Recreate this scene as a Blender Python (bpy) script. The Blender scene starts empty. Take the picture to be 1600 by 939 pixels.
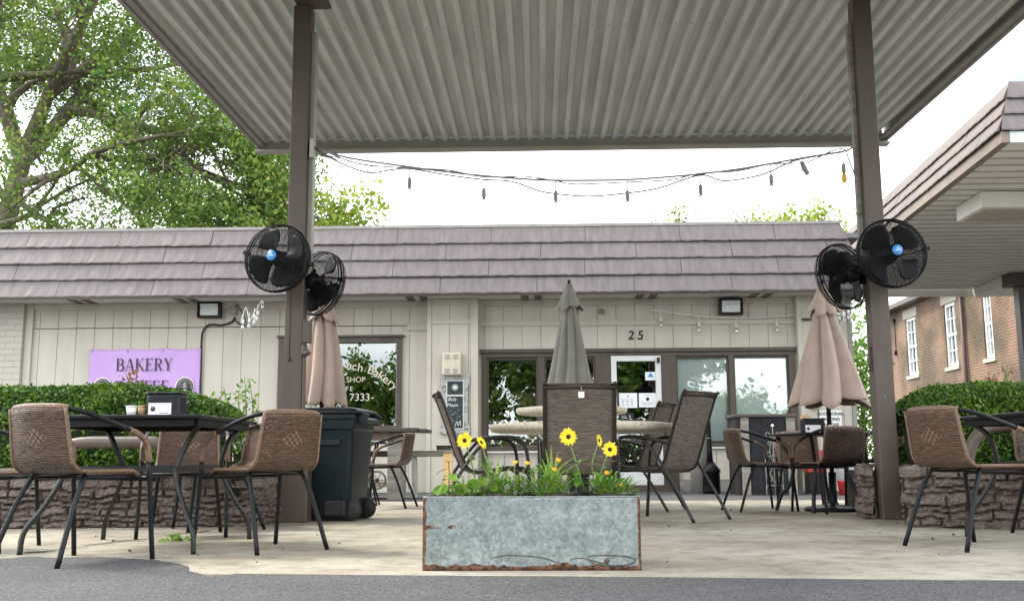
import bpy, math, random
import numpy as np
from mathutils import Vector, Matrix, Euler
R = math.radians
PI = math.pi
rnd = random.Random(7)
nrs = np.random.RandomState(11)
sc = bpy.context.scene
C = sc.collection

# ------------------------------------------------------------------ camera
CAMZ = 0.48
cd = bpy.data.cameras.new('camera'); cam = bpy.data.objects.new('camera', cd); C.objects.link(cam)
cd.sensor_width = 36; cd.lens = 36.0; cd.clip_start = 0.05; cd.clip_end = 2000
CM = Matrix.Rotation(R(1.5), 3, 'Z') @ Matrix.Rotation(R(90 + 8.81), 3, 'X') @ Matrix.Rotation(R(-0.3), 3, 'Z')
cam.matrix_world = Matrix.Translation((0, 0, CAMZ)) @ CM.to_4x4()
sc.camera = cam

# ------------------------------------------------------------------ world, sun
SUN_EL, SUN_AZ = 48.0, 292.0          # azimuth clockwise from +Y (north): from the left, a little behind the bakery
w = bpy.data.worlds.new('World'); sc.world = w; w.use_nodes = True
nt = w.node_tree; nt.nodes.clear()
N = nt.nodes.new; L = nt.links.new
out = N('ShaderNodeOutputWorld'); bg = N('ShaderNodeBackground'); bg.inputs[1].default_value = 0.13
sky = N('ShaderNodeTexSky'); sky.sky_type = 'NISHITA'; sky.sun_disc = False
sky.sun_elevation = R(SUN_EL); sky.sun_rotation = R(SUN_AZ); sky.air_density = 1.0; sky.dust_density = .6
tc = N('ShaderNodeTexCoord'); mp = N('ShaderNodeMapping'); mp.inputs['Scale'].default_value = (1, 1, 2.2)
nz = N('ShaderNodeTexNoise'); nz.inputs['Scale'].default_value = 2.3; nz.inputs['Detail'].default_value = 7; nz.inputs['Roughness'].default_value = .55
rp = N('ShaderNodeValToRGB'); rp.color_ramp.elements[0].position = .33; rp.color_ramp.elements[1].position = .50
mx = N('ShaderNodeMix'); mx.data_type = 'RGBA'
L(tc.outputs['Generated'], mp.inputs[0]); L(mp.outputs[0], nz.inputs[0]); L(nz.outputs[0], rp.inputs[0])
# a clearing in the cloud cover, low on the right
vd = N('ShaderNodeVectorMath'); vd.operation = 'DISTANCE'; cdir = (CM @ Vector((.60, .20, -1))).normalized(); vd.inputs[1].default_value = cdir
L(tc.outputs['Generated'], vd.inputs[0])
mr_ = N('ShaderNodeMapRange'); mr_.inputs[1].default_value = .04; mr_.inputs[2].default_value = .20; L(vd.outputs['Value'], mr_.inputs[0])
nz2 = N('ShaderNodeTexNoise'); nz2.inputs['Scale'].default_value = 9; nz2.inputs['Detail'].default_value = 6; L(mp.outputs[0], nz2.inputs[0])
a1 = N('ShaderNodeMath'); a1.operation = 'MULTIPLY_ADD'; a1.inputs[1].default_value = 2.2; a1.inputs[2].default_value = -1.15; L(nz2.outputs[0], a1.inputs[0])
a2 = N('ShaderNodeMath'); a2.operation = 'ADD'; a2.use_clamp = True; L(mr_.outputs[0], a2.inputs[0]); L(a1.outputs[0], a2.inputs[1])
a3 = N('ShaderNodeMath'); a3.operation = 'MAXIMUM'; L(mr_.outputs[0], a3.inputs[0]); L(a2.outputs[0], a3.inputs[1])
a4 = N('ShaderNodeMath'); a4.operation = 'MULTIPLY'; L(rp.outputs[0], a4.inputs[0]); L(a3.outputs[0], a4.inputs[1])
L(a4.outputs[0], mx.inputs[0]); L(sky.outputs[0], mx.inputs[6]); mx.inputs[7].default_value = (11.5, 11.7, 11.9, 1)
L(mx.outputs[2], bg.inputs[0]); L(bg.outputs[0], out.inputs[0])
sl = bpy.data.lights.new('sun', 'SUN'); so = bpy.data.objects.new('sun', sl); C.objects.link(so)
sl.energy = 1.5; sl.angle = R(12); sl.color = (1, .93, .82)
az = R(SUN_AZ); el = R(SUN_EL)
sd = Vector((math.sin(az) * math.cos(el), math.cos(az) * math.cos(el), math.sin(el)))
so.rotation_euler = sd.to_track_quat('Z', 'Y').to_euler(); so.location = (-30, 20, 40)
sc.view_settings.view_transform = 'Standard'; sc.view_settings.look = 'None'
sc.view_settings.exposure = 1.38; sc.view_settings.gamma = 1
sc.cycles.max_bounces = 8; sc.cycles.transparent_max_bounces = 16

# ------------------------------------------------------------------ measuring helpers
def ray(px, py):
    return CM @ Vector(((px - 800) / 1600.0, (469.5 - py) / 1600.0, -1))
def P(px, py, Y):
    d = ray(px, py); t = Y / d.y
    return Vector((d.x * t, Y, CAMZ + d.z * t))
def G(px, py, z=0.0):
    d = ray(px, py); t = (z - CAMZ) / d.z
    return Vector((d.x * t, d.y * t, z))
def PX(px, py, X):
    d = ray(px, py); t = X / d.x
    return Vector((X, d.y * t, CAMZ + d.z * t))

# ------------------------------------------------------------------ materials
def mat(name, col, rough=.6, metal=0., var=.15, vscale=6., bump=0., bscale=40., col2=None, spec=None, stretch=(1, 1, 1), coat=0., lo=.35, hi=.65):
    m = bpy.data.materials.new(name); m.use_nodes = True
    t = m.node_tree; b = t.nodes['Principled BSDF']
    b.inputs['Roughness'].default_value = rough; b.inputs['Metallic'].default_value = metal
    if spec is not None: b.inputs['Specular IOR Level'].default_value = spec
    if coat: b.inputs['Coat Weight'].default_value = coat
    c = t.nodes.new('ShaderNodeTexCoord'); mpg = t.nodes.new('ShaderNodeMapping'); mpg.inputs['Scale'].default_value = stretch
    t.links.new(c.outputs['Object'], mpg.inputs[0])
    n = t.nodes.new('ShaderNodeTexNoise'); n.inputs['Scale'].default_value = vscale; n.inputs['Detail'].default_value = 6
    n.inputs['Roughness'].default_value = .6
    t.links.new(mpg.outputs[0], n.inputs[0])
    r = t.nodes.new('ShaderNodeValToRGB'); r.color_ramp.elements[0].position = lo; r.color_ramp.elements[1].position = hi
    a = col2 if col2 else tuple(max(0, x * (1 - var)) for x in col)
    bb = col if col2 else tuple(min(1, x * (1 + var)) for x in col)
    r.color_ramp.elements[0].color = (*a, 1); r.color_ramp.elements[1].color = (*bb, 1)
    t.links.new(n.outputs[0], r.inputs[0]); t.links.new(r.outputs[0], b.inputs['Base Color'])
    if bump:
        n2 = t.nodes.new('ShaderNodeTexNoise'); n2.inputs['Scale'].default_value = bscale; n2.inputs['Detail'].default_value = 5
        t.links.new(mpg.outputs[0], n2.inputs[0])
        bp = t.nodes.new('ShaderNodeBump'); bp.inputs['Strength'].default_value = bump; bp.inputs['Distance'].default_value = .01
        t.links.new(n2.outputs[0], bp.inputs['Height']); t.links.new(bp.outputs[0], b.inputs['Normal'])
    m['ramp'] = r.name
    return m

def leafmat(name, c1, c2, c3=None, trans=.35, scale=1.2):
    m = bpy.data.materials.new(name); m.use_nodes = True
    t = m.node_tree; b = t.nodes['Principled BSDF']; b.inputs['Roughness'].default_value = .5; b.inputs['Specular IOR Level'].default_value = .35
    c = t.nodes.new('ShaderNodeTexCoord'); n = t.nodes.new('ShaderNodeTexNoise'); n.inputs['Scale'].default_value = scale; n.inputs['Detail'].default_value = 3
    t.links.new(c.outputs['Object'], n.inputs[0])
    at = t.nodes.new('ShaderNodeAttribute'); at.attribute_name = 'tone'
    ad = t.nodes.new('ShaderNodeMath'); ad.operation = 'MULTIPLY_ADD'; ad.inputs[1].default_value = .6
    t.links.new(at.outputs['Fac'], ad.inputs[0])
    sb = t.nodes.new('ShaderNodeMath'); sb.operation = 'SUBTRACT'; sb.inputs[1].default_value = .3
    t.links.new(n.outputs[0], sb.inputs[0]); t.links.new(sb.outputs[0], ad.inputs[2])
    r = t.nodes.new('ShaderNodeValToRGB'); r.color_ramp.elements[0].position = .1; r.color_ramp.elements[1].position = .85
    r.color_ramp.elements[0].color = (*c1, 1); r.color_ramp.elements[1].color = (*(c3 or c2), 1)
    if c3:
        e = r.color_ramp.elements.new(.5); e.color = (*c2, 1)
    t.links.new(ad.outputs[0], r.inputs[0]); t.links.new(r.outputs[0], b.inputs['Base Color'])
    tr = t.nodes.new('ShaderNodeBsdfTranslucent'); t.links.new(r.outputs[0], tr.inputs[0])
    ms = t.nodes.new('ShaderNodeMixShader'); ms.inputs[0].default_value = trans
    o = t.nodes['Material Output']
    t.links.new(b.outputs[0], ms.inputs[1]); t.links.new(tr.outputs[0], ms.inputs[2]); t.links.new(ms.outputs[0], o.inputs[0])
    return m

def weave(name, c1, c2, dark):
    m = bpy.data.materials.new(name); m.use_nodes = True
    t = m.node_tree; b = t.nodes['Principled BSDF']; b.inputs['Roughness'].default_value = .45
    uv = t.nodes.new('ShaderNodeUVMap'); uv.uv_map = 'UVMap'
    br = t.nodes.new('ShaderNodeTexBrick'); br.inputs['Scale'].default_value = 1.0
    br.inputs['Brick Width'].default_value = .021; br.inputs['Row Height'].default_value = .0088
    br.inputs['Mortar Size'].default_value = .0023; br.inputs['Mortar Smooth'].default_value = .8
    br.inputs['Color1'].default_value = (*c1, 1); br.inputs['Color2'].default_value = (*c2, 1); br.inputs['Mortar'].default_value = (*dark, 1)
    t.links.new(uv.outputs[0], br.inputs[0])
    n = t.nodes.new('ShaderNodeTexNoise'); n.inputs['Scale'].default_value = 60; n.inputs['Detail'].default_value = 3
    mpg = t.nodes.new('ShaderNodeMapping'); mpg.inputs['Scale'].default_value = (.25, 2, 1)
    t.links.new(uv.outputs[0], mpg.inputs[0]); t.links.new(mpg.outputs[0], n.inputs[0])
    mm = t.nodes.new('ShaderNodeMix'); mm.data_type = 'RGBA'; mm.blend_type = 'MULTIPLY'; mm.inputs[0].default_value = .8
    r = t.nodes.new('ShaderNodeValToRGB'); r.color_ramp.elements[0].position = .35; r.color_ramp.elements[0].color = (.35, .3, .28, 1)
    r.color_ramp.elements[1].position = .6; r.color_ramp.elements[1].color = (1, 1, 1, 1)
    t.links.new(n.outputs[0], r.inputs[0]); t.links.new(br.outputs[0], mm.inputs[6]); t.links.new(r.outputs[0], mm.inputs[7])
    # woven diamond motif: broad alternating straps in the middle of the sheet
    sx_ = t.nodes.new('ShaderNodeSeparateXYZ'); t.links.new(uv.outputs[0], sx_.inputs[0])
    def mth(op, a_, b_):
        q = t.nodes.new('ShaderNodeMath'); q.operation = op
        for i_, v_ in enumerate((a_, b_)):
            if v_ is None: continue
            if isinstance(v_, (int, float)): q.inputs[i_].default_value = v_
            else: t.links.new(v_, q.inputs[i_])
        return q.outputs[0]
    du = mth('ABSOLUTE', mth('SUBTRACT', sx_.outputs[0], .20), None); dv = mth('ABSOLUTE', mth('SUBTRACT', sx_.outputs[1], .19), None)
    msk = mth('LESS_THAN', mth('ADD', mth('MULTIPLY', du, .62), dv), .052)
    ck = t.nodes.new('ShaderNodeTexChecker'); ck.inputs['Scale'].default_value = 55; t.links.new(uv.outputs[0], ck.inputs[0])
    ck.inputs['Color1'].default_value = (*[min(1, x * 1.0) for x in c1], 1); ck.inputs['Color2'].default_value = (*[x * .5 for x in c2], 1)
    m3 = t.nodes.new('ShaderNodeMix'); m3.data_type = 'RGBA'; t.links.new(msk, m3.inputs[0]); t.links.new(mm.outputs[2], m3.inputs[6]); t.links.new(ck.outputs[0], m3.inputs[7])
    t.links.new(m3.outputs[2], b.inputs['Base Color'])
    bp = t.nodes.new('ShaderNodeBump'); bp.inputs['Strength'].default_value = 1; bp.inputs['Distance'].default_value = .004; bp.invert = True
    t.links.new(br.outputs['Fac'], bp.inputs['Height']); t.links.new(bp.outputs[0], b.inputs['Normal'])
    # see-through gaps between the strands
    n3 = t.nodes.new('ShaderNodeTexNoise'); n3.inputs['Scale'].default_value = 45
    t.links.new(uv.outputs[0], n3.inputs[0])
    gt = t.nodes.new('ShaderNodeMath'); gt.operation = 'GREATER_THAN'; gt.inputs[1].default_value = .60
    t.links.new(n3.outputs[0], gt.inputs[0])
    mu = t.nodes.new('ShaderNodeMath'); mu.operation = 'MULTIPLY'
    t.links.new(gt.outputs[0], mu.inputs[0]); t.links.new(br.outputs['Fac'], mu.inputs[1])
    iv = t.nodes.new('ShaderNodeMath'); iv.operation = 'SUBTRACT'; iv.inputs[0].default_value = 1
    t.links.new(mu.outputs[0], iv.inputs[1]); t.links.new(iv.outputs[0], b.inputs['Alpha'])
    return m

def glassmat(name, fac, tint=(1, 1, 1), rough=.0):
    m = bpy.data.materials.new(name); m.use_nodes = True
    t = m.node_tree; t.nodes.remove(t.nodes['Principled BSDF'])
    a = t.nodes.new('ShaderNodeBsdfTransparent'); a.inputs[0].default_value = (*tint, 1)
    g = t.nodes.new('ShaderNodeBsdfGlossy'); g.inputs['Roughness'].default_value = rough; g.inputs[0].default_value = (.95, 1, 1, 1)
    n = t.nodes.new('ShaderNodeTexNoise'); n.inputs['Scale'].default_value = 1.1
    c = t.nodes.new('ShaderNodeTexCoord'); t.links.new(c.outputs['Object'], n.inputs[0])
    bp = t.nodes.new('ShaderNodeBump'); bp.inputs['Strength'].default_value = .12; bp.inputs['Distance'].default_value = .02
    t.links.new(n.outputs[0], bp.inputs['Height']); t.links.new(bp.outputs[0], g.inputs['Normal'])
    lw = t.nodes.new('ShaderNodeFresnel'); lw.inputs[0].default_value = 1.5
    ad = t.nodes.new('ShaderNodeMath'); ad.operation = 'ADD'; ad.inputs[1].default_value = fac; ad.use_clamp = True
    t.links.new(lw.outputs[0], ad.inputs[0])
    ms = t.nodes.new('ShaderNodeMixShader'); t.links.new(ad.outputs[0], ms.inputs[0])
    t.links.new(a.outputs[0], ms.inputs[1]); t.links.new(g.outputs[0], ms.inputs[2])
    t.links.new(ms.outputs[0], t.nodes['Material Output'].inputs[0])
    return m

M = {}
M['siding'] = mat('siding', (.51, .475, .405), .6, var=.07, vscale=3, bump=.25, bscale=60, stretch=(1, 1, .25))
M['white_trim'] = mat('white_trim', (.66, .65, .60), .5, var=.05, vscale=5)
M['pbrick'] = mat('painted_brick', (.52, .49, .43), .7, var=.06, vscale=3, bump=.3)
M['brown'] = mat('brown_paint', (.088, .065, .052), .45, var=.12, vscale=5, bump=.12, bscale=18, stretch=(1, 1, .2))
M['brown_dark'] = mat('brown_dark_paint', (.075, .052, .04), .5, var=.15)
M['frame'] = mat('storefront_frame', (.075, .058, .046), .5, var=.15, vscale=8, stretch=(1, 1, .2))
M['tile'] = mat('roof_tile', (.128, .106, .104), .5, var=.0, vscale=4, col2=(.086, .069, .067), bump=.03, bscale=30, stretch=(3, 1, .6))
M['tile2'] = mat('roof_tile_pale', (.135, .10, .082), .6, vscale=4, col2=(.085, .062, .05), bump=.1, stretch=(1, 3, .6))
M['deck'] = mat('corrugated_steel', (.68, .70, .67), .45, metal=.05, var=.0, col2=(.50, .515, .49), vscale=2.5, stretch=(5, .25, 1))
M['deckbeam'] = mat('beam_paint', (.38, .37, .31), .55, var=.08, vscale=3)
M['ceil'] = mat('ceiling_panel', (.80, .785, .72), .5, var=.06, vscale=2)
M['bluewhite'] = mat('pale_flashing', (.62, .72, .76), .5, var=.05)
M['black'] = mat('black_metal', (.0085, .0095, .011), .36, spec=.2, var=.2, vscale=30)
M['black_fan'] = mat('black_fan_paint', (.005, .0065, .0075), .45, spec=.18, var=.2, vscale=30)
M['steel_dark'] = mat('table_iron', (.020, .020, .020), .42, metal=.2, var=.25, vscale=25)
M['bronze'] = mat('bronze_tube', (.022, .018, .015), .35, metal=.2, var=.15, vscale=20)
M['wrap'] = mat('rattan_wrap', (.17, .105, .065), .45, var=.3, vscale=90, stretch=(1, 1, 1), bump=.6, bscale=160)
M['weave'] = weave('rattan_weave', (.24, .145, .08), (.14, .08, .046), (.014, .008, .005))
M['weave2'] = weave('rattan_weave_dark', (.16, .085, .05), (.085, .045, .032), (.02, .012, .01))
M['bin'] = mat('bin_plastic', (.006, .0135, .018), .42, spec=.35, var=.2, vscale=9, bump=.06, bscale=120)
M['canvas_tan'] = mat('tan_canvas', (.41, .315, .26), .85, var=.1, vscale=4, bump=.15, bscale=200)
M['canvas_grey'] = mat('grey_canvas', (.22, .215, .19), .85, var=.1, vscale=4, bump=.15, bscale=200)
M['stoneware'] = mat('painted_stone', (.095, .068, .057), .5, col2=(.155, .12, .102), vscale=7, bump=.8, bscale=35)
M['table_stone'] = mat('speckled_top', (.60, .54, .43), .4, col2=(.34, .26, .15), vscale=28, lo=.3, hi=.48)
M['umwood'] = mat('weathered_wood', (.27, .25, .215), .8, var=.3, vscale=6, bump=.4, bscale=30, stretch=(.3, 1, 3))
M['darkwood'] = mat('dark_wood', (.085, .066, .055), .6, var=.25, vscale=6, stretch=(.3, 1, 3), bump=.2)
M['brownwood'] = mat('brown_board', (.14, .10, .075), .7, var=.3, vscale=7, stretch=(3, 3, .3), bump=.3)
M['yellow_wood'] = mat('new_pine', (.60, .40, .17), .6, var=.15, vscale=8, stretch=(3, 3, .3))
M['slate'] = mat('black_slate', (.010, .013, .018), .45, spec=.3, var=.4, vscale=8, bump=.3)
M['white'] = mat('white_plastic', (.75, .75, .73), .4, var=.03)
M['paper'] = mat('white_paper', (.80, .81, .82), .7, var=.02)
M['door_white'] = mat('white_door_paint', (.68, .69, .68), .4, var=.04)
M['cream'] = mat('cream_plastic', (.60, .545, .43), .5, var=.04)
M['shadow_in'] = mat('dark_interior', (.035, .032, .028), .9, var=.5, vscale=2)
M['grey'] = mat('grey_metal', (.28, .29, .30), .4, metal=.6, var=.1)
M['greyp'] = mat('grey_paint', (.26, .25, .23), .5, var=.12)
M['wire'] = mat('grey_cable', (.26, .26, .27), .6, var=.1)
M['wirewhite'] = mat('white_cable', (.72, .72, .70), .5, var=.05)
M['lilac'] = mat('lilac_vinyl', (.50, .31, .64), .45, var=.05, vscale=2)
M['ink'] = mat('black_ink', (.02, .016, .018), .6, var=.2)
M['emblem'] = mat('emblem_grey', (.06, .05, .055), .5, var=.3)
M['blue'] = mat('blue_badge', (.06, .26, .62), .35, var=.05)
M['red'] = mat('red_plastic', (.50, .03, .025), .4, var=.1)
M['kraft'] = mat('kraft_paper', (.48, .31, .17), .8, var=.08)
M['bark'] = mat('bark', (.13, .105, .08), .85, var=.4, vscale=8, bump=.8, bscale=14, stretch=(1, 1, .3))
M['twig'] = mat('grey_twig', (.20, .175, .15), .85, var=.2)
M['soil'] = mat('dark_soil', (.04, .028, .02), .95, var=.5, vscale=60, bump=1, bscale=80)
M['stem'] = mat('green_stem', (.15, .22, .07), .6, var=.2)
M['petal'] = mat('yellow_petal', (.85, .62, .01), .55, var=.1, vscale=60)
M['marigold'] = mat('golden_petal', (.85, .42, .01), .55, var=.15, vscale=60)
M['seedhead'] = mat('dark_seedhead', (.03, .014, .01), .9, var=.4, vscale=200, bump=1, bscale=300)
M['lens'] = mat('frosted_lens', (.62, .68, .66), .25, var=.1, vscale=20)
M['bulb'] = glassmat('bulb_glass', .18, (.97, .97, .95))
M['amber'] = mat('amber_filament', (.75, .5, .06), .3)
M['glass'] = glassmat('shop_glass', .20, (.7, .75, .75))
M['glass_blind'] = glassmat('blind_glass', .17, (.97, 1, 1))
M['blind'] = mat('blind_slat', (.88, .96, .95), .6, var=.03)
M['curtain'] = mat('white_curtain', (.70, .70, .66), .8, var=.08, vscale=8, stretch=(5, 5, 1))
M['chalk'] = mat('chalk_white', (.75, .78, .76), .9, var=.2, vscale=60)
M['chalkboard'] = mat('chalkboard_black', (.02, .035, .037), .6, var=.3, vscale=6)
M['distress'] = mat('distressed_frame', (.42, .43, .42), .7, col2=(.16, .15, .13), vscale=18, lo=.35, hi=.5, bump=.4)
M['tinroof'] = mat('grey_metal_roof', (.20, .21, .23), .5, metal=.3, var=.1)
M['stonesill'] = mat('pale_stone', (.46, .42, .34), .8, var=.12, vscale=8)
M['kerb_tan'] = mat('tan_fascia_paint', (.24, .19, .15), .6, var=.1)
M['downpipe'] = mat('downpipe_paint', (.085, .05, .048), .5, var=.1)
M['amber_shade'] = mat('warm_sign', (.55, .42, .2), .6)
M['straw'] = mat('straw_beige', (.52, .38, .22), .7, var=.15, vscale=40)
M['leaf_tree'] = leafmat('maple_leaf', (.035, .095, .015), (.11, .215, .03), (.28, .34, .065), .45, .55)
M['leaf_sun'] = leafmat('spring_leaf', (.12, .20, .02), (.24, .33, .04), (.42, .46, .08), .5, .8)
M['leaf_hedge'] = leafmat('hedge_leaf', (.012, .042, .006), (.05, .13, .014), (.20, .32, .04), .25, 2.5)
M['leaf_plant'] = leafmat('plant_leaf', (.06, .16, .02), (.15, .32, .04), (.30, .45, .09), .35, 9)
M['leaf_grey'] = leafmat('sunflower_leaf', (.10, .17, .06), (.18, .27, .10), (.28, .36, .16), .35, 9)
M['blade_leaf'] = leafmat('grass_blade', (.16, .30, .04), (.34, .46, .10), None, .35, 9)
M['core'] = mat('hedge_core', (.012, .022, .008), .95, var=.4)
M['bronze_leaf'] = leafmat('bronze_leaf', (.20, .07, .04), (.34, .16, .09), None, .3, 9)

def brickmat(name, c1, c2, mortar, sx=(0, 1, 2), bw=.215, rh=.075, ms=.01, tone=None):
    m = bpy.data.materials.new(name); m.use_nodes = True
    t = m.node_tree; b = t.nodes['Principled BSDF']; b.inputs['Roughness'].default_value = .85
    c = t.nodes.new('ShaderNodeTexCoord'); sp = t.nodes.new('ShaderNodeSeparateXYZ'); cb = t.nodes.new('ShaderNodeCombineXYZ')
    t.links.new(c.outputs['Object'], sp.inputs[0])
    t.links.new(sp.outputs[sx[0]], cb.inputs[0]); t.links.new(sp.outputs[2], cb.inputs[1])
    br = t.nodes.new('ShaderNodeTexBrick'); br.inputs['Scale'].default_value = 1
    br.inputs['Brick Width'].default_value = bw; br.inputs['Row Height'].default_value = rh; br.inputs['Mortar Size'].default_value = ms
    br.inputs['Color1'].default_value = (*c1, 1); br.inputs['Color2'].default_value = (*c2, 1); br.inputs['Mortar'].default_value = (*mortar, 1)
    br.inputs['Bias'].default_value = -.1
    t.links.new(cb.outputs[0], br.inputs[0])
    n = t.nodes.new('ShaderNodeTexNoise'); n.inputs['Scale'].default_value = .5; n.inputs['Detail'].default_value = 6
    t.links.new(c.outputs['Object'], n.inputs[0])
    r = t.nodes.new('ShaderNodeValToRGB'); r.color_ramp.elements[0].position = .4; r.color_ramp.elements[1].position = .6
    r.color_ramp.elements[0].color = (*(tone or (.7, .7, .7)), 1); r.color_ramp.elements[1].color = (1, 1, 1, 1)
    t.links.new(n.outputs[0], r.inputs[0])
    mm = t.nodes.new('ShaderNodeMix'); mm.data_type = 'RGBA'; mm.blend_type = 'MULTIPLY'; mm.inputs[0].default_value = 1
    t.links.new(br.outputs[0], mm.inputs[6]); t.links.new(r.outputs[0], mm.inputs[7]); t.links.new(mm.outputs[2], b.inputs['Base Color'])
    bp = t.nodes.new('ShaderNodeBump'); bp.inputs['Strength'].default_value = .6; bp.inputs['Distance'].default_value = .01; bp.invert = True
    t.links.new(br.outputs['Fac'], bp.inputs['Height']); t.links.new(bp.outputs[0], b.inputs['Normal'])
    return m
M['brick'] = brickmat('old_brick', (.24, .105, .06), (.15, .09, .055), (.28, .24, .18), sx=(1, 0, 2), bw=.26, rh=.10, ms=.014, tone=(.42, .50, .44))
M['pbrickw'] = brickmat('painted_brick_wall', (.50, .47, .41), (.47, .44, .385), (.36, .335, .29), sx=(0, 1, 2), bw=.30, rh=.10, ms=.006, tone=(.94, .94, .94))

# concrete, asphalt, galvanised
def concrete():
    m = mat('slab_concrete', (.42, .39, .32), .8, vscale=.8, col2=(.24, .205, .15), bump=.5, bscale=60, lo=.36, hi=.64)
    t = m.node_tree; b = t.nodes['Principled BSDF']; c = t.nodes.new('ShaderNodeTexCoord')
    v = t.nodes.new('ShaderNodeTexNoise'); v.inputs['Scale'].default_value = 5; v.inputs['Detail'].default_value = 12; v.inputs['Roughness'].default_value = .75
    t.links.new(c.outputs['Object'], v.inputs[0])
    r = t.nodes.new('ShaderNodeValToRGB'); r.color_ramp.elements[0].position = .38; r.color_ramp.elements[0].color = (.60, .58, .55, 1)
    r.color_ramp.elements[1].position = .52; r.color_ramp.elements[1].color = (1.08, 1.08, 1.08, 1)
    t.links.new(v.outputs[0], r.inputs[0])
    mm = t.nodes.new('ShaderNodeMix'); mm.data_type = 'RGBA'; mm.blend_type = 'MULTIPLY'; mm.inputs[0].default_value = .8
    src = b.inputs['Base Color'].links[0].from_socket
    t.links.new(src, mm.inputs[6]); t.links.new(r.outputs[0], mm.inputs[7]); t.links.new(mm.outputs[2], b.inputs['Base Color'])
    return m
M['slab'] = concrete()
def speck(name, base, dark, light, sc_=140, big=.9):
    m = mat(name, base, .85, var=.18, vscale=big, bump=.9, bscale=110)
    t = m.node_tree; b = t.nodes['Principled BSDF']; c = t.nodes.new('ShaderNodeTexCoord')
    v = t.nodes.new('ShaderNodeTexVoronoi'); v.inputs['Scale'].default_value = sc_
    t.links.new(c.outputs['Object'], v.inputs[0])
    r = t.nodes.new('ShaderNodeValToRGB'); r.color_ramp.elements[0].color = (*dark, 1); r.color_ramp.elements[1].color = (*light, 1)
    r.color_ramp.elements[0].position = .2; r.color_ramp.elements[1].position = .9
    t.links.new(v.outputs['Color'], r.inputs[0])
    mm = t.nodes.new('ShaderNodeMix'); mm.data_type = 'RGBA'; mm.blend_type = 'MULTIPLY'; mm.inputs[0].default_value = 1
    src = b.inputs['Base Color'].links[0].from_socket
    t.links.new(src, mm.inputs[6]); t.links.new(r.outputs[0], mm.inputs[7]); t.links.new(mm.outputs[2], b.inputs['Base Color'])
    return m
M['asphalt'] = speck('asphalt', (.078, .078, .081), (.45, .45, .45), (1.7, 1.7, 1.7))
def galv():
    m = bpy.data.materials.new('galvanised_steel'); m.use_nodes = True
    t = m.node_tree; b = t.nodes['Principled BSDF']; nn = t.nodes.new; ln = t.links.new
    b.inputs['Metallic'].default_value = .25; b.inputs['Roughness'].default_value = .5
    c = nn('ShaderNodeTexCoord')
    v = nn('ShaderNodeTexVoronoi'); v.inputs['Scale'].default_value = 75; ln(c.outputs['Object'], v.inputs[0])
    n = nn('ShaderNodeTexNoise'); n.inputs['Scale'].default_value = 11; n.inputs['Detail'].default_value = 10; n.inputs['Roughness'].default_value = .7; ln(c.outputs['Object'], n.inputs[0])
    r = nn('ShaderNodeValToRGB'); r.color_ramp.elements[0].position = .3; r.color_ramp.elements[0].color = (.14, .165, .16, 1)
    r.color_ramp.elements[1].position = .7; r.color_ramp.elements[1].color = (.33, .375, .365, 1)
    e = r.color_ramp.elements.new(.52); e.color = (.225, .265, .26, 1)
    mx_ = nn('ShaderNodeMath'); mx_.operation = 'MULTIPLY_ADD'; mx_.inputs[1].default_value = .22
    sp = nn('ShaderNodeSeparateColor'); ln(v.outputs['Color'], sp.inputs[0]); ln(sp.outputs[0], mx_.inputs[0])
    sb = nn('ShaderNodeMath'); sb.operation = 'SUBTRACT'; sb.inputs[1].default_value = .1; ln(n.outputs[0], sb.inputs[0]); ln(sb.outputs[0], mx_.inputs[2])
    ln(mx_.outputs[0], r.inputs[0])
    # rust mask from distance to edges stored in attribute 'edge'
    at = nn('ShaderNodeAttribute'); at.attribute_name = 'edge'
    n2 = nn('ShaderNodeTexNoise'); n2.inputs['Scale'].default_value = 11; n2.inputs['Detail'].default_value = 8; n2.inputs['Roughness'].default_value = .65; ln(c.outputs['Object'], n2.inputs[0])
    ad = nn('ShaderNodeMath'); ad.operation = 'ADD'; ln(at.outputs['Fac'], ad.inputs[0]); ln(n2.outputs[0], ad.inputs[1])
    r2 = nn('ShaderNodeValToRGB'); r2.color_ramp.elements[0].position = .985; r2.color_ramp.elements[1].position = 1.0
    sc2 = nn('ShaderNodeMath'); sc2.operation = 'MULTIPLY'; sc2.inputs[1].default_value = 1.12; ln(ad.outputs[0], sc2.inputs[0])
    ln(sc2.outputs[0], r2.inputs[0])
    mm = nn('ShaderNodeMix'); mm.data_type = 'RGBA'; ln(r2.outputs[0], mm.inputs[0]); ln(r.outputs[0], mm.inputs[6])
    n3 = nn('ShaderNodeTexNoise'); n3.inputs['Scale'].default_value = 40; ln(c.outputs['Object'], n3.inputs[0])
    r3 = nn('ShaderNodeValToRGB'); r3.color_ramp.elements[0].position = .4; r3.color_ramp.elements[0].color = (.045, .022, .014, 1)
    r3.color_ramp.elements[1].position = .65; r3.color_ramp.elements[1].color = (.20, .085, .045, 1); ln(n3.outputs[0], r3.inputs[0])
    ln(r3.outputs[0], mm.inputs[7]); ln(mm.outputs[2], b.inputs['Base Color'])
    bp = nn('ShaderNodeBump'); bp.inputs['Strength'].default_value = .25; bp.inputs['Distance'].default_value = .01; ln(n.outputs[0], bp.inputs['Height']); ln(bp.outputs[0], b.inputs['Normal'])
    return m
M['galv'] = galv()
def sling():
    m = mat('sling_fabric', (.17, .14, .115), .7, vscale=14, col2=(.055, .042, .034), stretch=(.6, 14, 14), lo=.38, hi=.6)
    t = m.node_tree; b = t.nodes['Principled BSDF']
    b.inputs['Alpha'].default_value = .97
    return m
M['sling'] = sling()

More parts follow.
